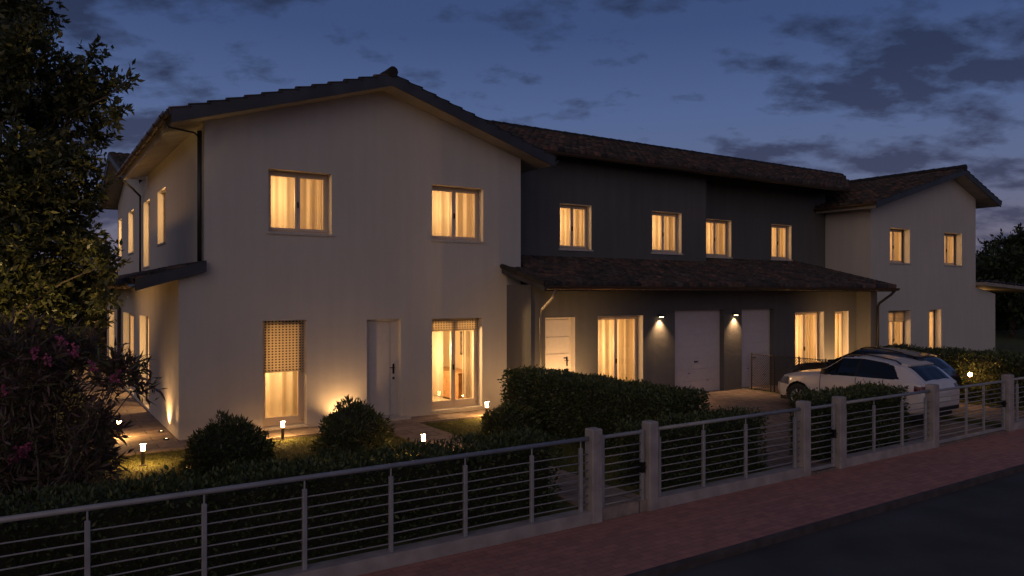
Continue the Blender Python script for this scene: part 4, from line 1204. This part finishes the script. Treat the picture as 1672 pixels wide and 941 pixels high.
far_tree(-60, 470, 44, 4.0, 'dim tree mostly outside the picture behind the garden tree', 8)

# grass on the lit lawn
n = 42000
X = rng.uniform(-2.5, 8.5, n); Y = rng.uniform(8.3, 14.2, n)
ok = ~((X > 6.0) & (X < 7.05))
X, Y = X[ok], Y[ok]
P = np.stack([X, Y, np.full(len(X), -0.042)], 1)
D = rng.normal(size=P.shape) * 0.45 + np.array((0, 0, 1.0))
Ls = rng.uniform(0.025, 0.065, len(X))
tag(leaves('grass', P, D, Ls, np.full(len(X), 0.011), M['grass'], None), kind='stuff')

# ================================================================== CARS
def interp(tab, y):
    xs = [a for a, _ in tab]; ys = [b for _, b in tab]
    return np.interp(y, xs, ys)

def smooth_tab(tab, n=400, k=9):
    xs = np.linspace(tab[0][0], tab[-1][0], n)
    ys = np.interp(xs, [a for a, _ in tab], [b for _, b in tab])
    pad = np.pad(ys, k, mode='edge'); ker = np.ones(2 * k + 1) / (2 * k + 1)
    return xs, np.convolve(pad, ker, 'valid')

def make_car(loc, rz, paint, label, L=3.95, W=0.86, H=1.47, rails=True):
    root = thing('parked_car', label, 'car', loc, rz, group='cars parked on the driveways')
    h = L / 2
    root.rotation_euler = (0.0167, 0, rz)
    # roof / bonnet centre line, belt line, half widths (y forward)
    top = smooth_tab([(-h, 0.74), (-h + .02, 0.96), (-h + .10, 1.0), (-h + .36, H - .20), (-h + .50, H - .12), (-h + 1.0, H - .04), (-h + 1.45, H), (-h + 1.95, H - .03), (h - 1.24, 1.0), (h - .65, 0.93), (h - .14, 0.80), (h, 0.60)], k=5)
    belt = smooth_tab([(-h, 0.72), (-h + .02, .93), (-h + .3, 0.985), (-h + 1.2, 0.945), (h - 1.24, 0.90), (h - .5, 0.81), (h, 0.58)], k=8)
    wid = smooth_tab([(-h, W * .80), (-h + .12, W * .92), (-h + .45, W * .985), (-h + 1.2, W), (h - .9, W), (h - .45, W * .95), (h - .15, W * .82), (h, W * .62)], k=8)
    roofw = smooth_tab([(-h, W * .62), (-h + .4, W * .64), (-h + 1.4, W * .68), (h - 1.8, W * .67), (h - 1.2, W * .72), (h - .5, W * .68), (h, W * .45)], k=10)
    bot = smooth_tab([(-h, 0.38), (-h + .15, .30), (-h + .5, .22), (h - .5, .22), (h - .12, .24), (h, .32)], k=6)
    ny = 230
    ys = np.concatenate([-h + 0.30 * (1 - np.cos(np.linspace(0, PI / 2, 40))), np.linspace(-h + .31, h - .31, ny - 80), h - 0.30 * (1 - np.sin(np.linspace(0, PI / 2, 40)))])
    ys = np.unique(np.round(ys, 4)); ny = len(ys)
    cuts = [8, 10, 14, 22, 8, 16]     # samples between the key points of the half section
    rows = []
    seg = []
    for y in ys:
        zt, zb, ww, rw, z0 = (np.interp(y, *q) for q in (top, belt, wid, roofw, bot))
        zb = min(zb, zt - 0.015)
        up = max(0.0, min(1.0, (zt - zb) / 0.45))
        key = [(ww * .86, z0), (ww * .965, z0 + .06), (ww, z0 + (zb - z0) * .52), (ww * .975, zb), (rw + (ww * .93 - rw) * (1 - up) * .6, zt - 0.05 * up - 0.012), (rw * .86, zt - 0.018 * up - .004), (0.0, zt)]
        pts = []
        for i in range(6):
            a, b = key[i], key[i + 1]
            for k_ in range(cuts[i]):
                tt = k_ / cuts[i]
                bul = 0.0
                if i == 3: bul = 0.018 * math.sin(PI * tt) * up
                if i in (1, 2): bul = 0.012 * math.sin(PI * tt)
                pts.append((a[0] + (b[0] - a[0]) * tt + bul, a[1] + (b[1] - a[1]) * tt + (0.012 * math.sin(PI * tt) if i == 5 else 0)))
        pts.append(key[6])
        rows.append(pts)
    if not seg:
        for i, c in enumerate(cuts): seg += [i] * c
    nv = len(rows[0])
    V = np.zeros((ny, 2 * nv - 1, 3))
    for i, y in enumerate(ys):
        p = np.array(rows[i])
        V[i, :nv, 0] = p[:, 0]; V[i, :nv, 2] = p[:, 1]
        V[i, nv:, 0] = -p[-2::-1, 0]; V[i, nv:, 2] = p[-2::-1, 1]
        V[i, :, 1] = y
    nc = 2 * nv - 1
    segf = seg + seg[::-1]
    WR = 0.325; wy = (h - .78, -h + .70); arch = WR + 0.055
    parts = {}
    for i in range(ny - 1):
        y = (ys[i] + ys[i + 1]) / 2
        zt = np.interp(y, *top); zb = np.interp(y, *belt)
        for j in range(nc - 1):
            c = V[i:i + 2, j:j + 2].reshape(-1, 3).mean(0)
            s = segf[j]
            if s < 3 and any((y - q) ** 2 + (c[2] - WR) ** 2 < arch ** 2 for q in wy) and abs(c[0]) > .4:
                continue
            nm = 'body'
            cab = zt - zb
            if s == 3 and cab > 0.12 and c[2] > zb + .035 and c[2] < zt - .065:
                fr = (-h + .62 + (1.38 - c[2]) * -.15)
                if -h + .50 + max(0, (c[2] - 0.99)) * .85 < y < h - 1.30:
                    if abs(y - (h - 2.22)) > .035: nm = 'side_window'
                    else: nm = 'pillar_trim'
            if s in (4, 5) and -h + .115 < y < -h + .50 and abs(c[0]) < np.interp(y, *roofw) * .93: nm = 'rear_window'
            if s in (4, 5) and h - 2.0 < y < h - 1.27 and abs(c[0]) < np.interp(y, *roofw) * .93: nm = 'windscreen'
            if y < -h + .20 and 0.80 < c[2] < 0.91 and abs(c[0]) > W * .60: nm = 'taillight'
            if y > h - .50 and 0.60 < c[2] < 0.74 + (h - y) * .08 and abs(c[0]) > W * .55 and s in (2, 3): nm = 'headlight'
            if nm == 'body' and s in (1, 2, 3) and .36 < c[2] < zb + .02 and any(abs(y - q_) < .011 for q_ in (h - 1.36, h - 2.24, -h + .86)) and abs(c[0]) > .5: nm = 'door_seam'
            if c[2] < 0.30 and s < 2: nm = 'bumper_trim'
            parts.setdefault(nm, []).append((i * nc + j, (i + 1) * nc + j, (i + 1) * nc + j + 1, i * nc + j + 1))
    VV = V.reshape(-1, 3)
    mats = {'body': paint, 'side_window': M['tint'], 'pillar_trim': M['trim'], 'rear_window': M['tint'], 'windscreen': M['tint'], 'taillight': M['taillight'], 'headlight': M['headlight'], 'bumper_trim': M['trim'], 'door_seam': M['seam']}
    def emitpart(nm, fs, mat, extra=None):
        fs = np.array(fs); used, inv = np.unique(fs, return_inverse=True)
        v = VV[used]; f = inv.reshape(fs.shape)
        o = npmesh(nm, v, f, mat, None, smooth=True)
        o.parent = root
        return o
    # end caps as vertical faces
    for nm, fs in parts.items():
        halves = {'side_window': 2, 'pillar_trim': 2, 'door_seam': 2, 'taillight': 2, 'headlight': 2}.get(nm, 1)
        if halves == 2:
            for sgn in (1, -1):
                sub = [q for q in fs if VV[list(q)].mean(0)[0] * sgn > 0]
                if nm == 'door_seam':
                    for q_ in (h - 1.36, h - 2.24, -h + .86):
                        one = [q for q in sub if abs(VV[list(q)].mean(0)[1] - q_) < .02]
                        if one: emitpart(nm, one, mats[nm])
                elif sub: emitpart(nm, sub, mats[nm])
        else: emitpart(nm, fs, mats[nm])
    for (i, s_) in ((0, -1), (ny - 1, 1)):
        ring = V[i]
        b = MB(); ctr = (0, ys[i] + s_ * .02, ring[:, 2].mean())
        b.add([tuple(q) for q in ring] + [ctr], [(k_, k_ + 1, nc) for k_ in range(nc - 1)] + [(nc - 1, 0, nc)])
        o = b.build('bumper', paint, None); o.parent = root
    # underbody and wheel wells
    b = MB(); b.box(-W * .84, W * .84, -h + .16, h - .2, .21, .30)
    for q in wy: b.box(-W * .80, W * .80, q - arch + .01, q + arch - .01, .28, WR + arch - .02)
    o = b.build('underbody', M['trim'], None); o.parent = root
    for q in wy:
        for sgn in (1, -1):
            x = sgn * (W - .10)
            t_ = MB(); t_.lathe([(WR * .62, -.085), (WR * .93, -.10), (WR, -.07), (WR, .07), (WR * .93, .10), (WR * .62, .085)], 36, 'x', (x, q, WR))
            wo = t_.build('wheel', M['tyre'], None, smooth=True); wo.parent = root
            r = MB(); r.lathe([(WR * .64, .07 * sgn), (WR * .60, .088 * sgn), (WR * .56, .07 * sgn), (WR * .52, .0)], 36, 'x', (x, q, WR))
            r.lathe([(0.0, .085 * sgn), (.06, .08 * sgn), (.07, .05 * sgn)], 16, 'x', (x, q, WR))
            for k_ in range(10):
                a = 2 * PI * k_ / 10
                ca_, sa_ = math.cos(a), math.sin(a)
                p0 = (x + .075 * sgn, q + .05 * ca_, WR + .05 * sa_); p1 = (x + .075 * sgn, q + WR * .6 * ca_, WR + WR * .6 * sa_)
                r.tube([p0, p1], 0.017, 6, 0.013)
            ro = r.build('rim', M['alloy'], None); ro.parent = wo
            d_ = MB(); d_.lathe([(0, .0), (WR * .6, .0)], 24, 'x', (x, q, WR)); do = d_.build('brake_disc', M['trim'], None); do.parent = wo
    for sgn in (1, -1):
        m_ = MB(); y0 = h - 1.52
        m_.add([(sgn * (W + dx), y0 + dy, .97 + dz) for (dx, dy, dz) in ((.0, -.06, 0), (.19, -.08, .0), (.17, .03, .015), (.0, .05, .01), (.0, -.06, .12), (.185, -.08, .13), (.16, .02, .115), (.0, .04, .09))],
               [(0, 1, 2, 3), (4, 5, 6, 7), (0, 1, 5, 4), (1, 2, 6, 5), (2, 3, 7, 6), (3, 0, 4, 7)])
        o = m_.build('wing_mirror', M['trim'] if sgn else paint, None); o.parent = root
        if rails:
            rr = np.interp(0, *roofw)
            pts = [(sgn * rr * .93, y, np.interp(y, *top) + (.035 if 0.02 < k_ / 9 < .98 else -.01)) for k_, y in enumerate(np.linspace(-h + .62, h - 2.1, 10))]
            o = MB().tube(pts, .017, 6).build('roof_rail', M['trim'], None, smooth=True); o.parent = root
        for yy in (h - 2.30, -h + .85):
            hb = MB().box(sgn * (W + .004), sgn * (W + .028), yy, yy + .17, .80, .825)
            o = hb.build('door_handle', paint, None); o.parent = root
    # hatch spoiler, plate, wiper
    sp2 = MB(); rw = np.interp(-h + .6, *roofw)
    zt = np.interp(-h + .60, *top)
    sp2.add([(-rw * .9, -h + .64, zt + .018), (rw * .9, -h + .64, zt + .018), (rw * .86, -h + .44, zt - .022), (-rw * .86, -h + .44, zt - .022), (-rw * .9, -h + .64, zt - .03), (rw * .9, -h + .64, zt - .03), (rw * .86, -h + .45, zt - .045), (-rw * .86, -h + .45, zt - .045)],
            [(0, 1, 2, 3), (4, 5, 6, 7), (0, 1, 5, 4), (1, 2, 6, 5), (2, 3, 7, 6), (3, 0, 4, 7)])
    o = sp2.build('spoiler', paint, None); o.parent = root
    o = MB().box(-.26, .26, -h - .032, -h - .022, .55, .66).build('number_plate', M['plate'], None); o.parent = root
    o = MB().box(-.62, .62, -h - .03, -h + .08, .36, .44).build('bumper_insert', M['trim'], None); o.parent = root
    return root
make_car((16.36, 9.98, -0.085), 0.0, M['whitepaint'], 'white hatchback parked on the driveway in front of the garage doors', L=3.72, W=0.85, H=1.43)
make_car((18.48, 11.1, -0.07), 0.0, M['darkpaint'], 'dark hatchback parked behind the white car', L=3.95, W=0.85, H=1.42)

# ------------------------------------------------------------------ camera, render
cam = bpy.data.cameras.new('camera'); co = bpy.data.objects.new('camera', cam); C.objects.link(co)
co.location = (0, 0, CAMH); co.rotation_euler = (PI / 2, 0, -YAW)
cam.sensor_width = 36; cam.lens = FPX / 1672 * 36
cam.shift_y = (HYP - 470.5) / 1672
cam.clip_end = 1000
S.camera = co
S.view_settings.view_transform = 'Standard'; S.view_settings.look = 'None'
S.view_settings.exposure = 0.0; S.view_settings.gamma = 1.0
S.cycles.use_denoising = True
S.cycles.max_bounces = 8; S.cycles.diffuse_bounces = 3; S.cycles.glossy_bounces = 3; S.cycles.transparent_max_bounces = 12
S.cycles.sample_clamp_indirect = 3.0
S.cycles.caustics_reflective = False; S.cycles.caustics_refractive = False
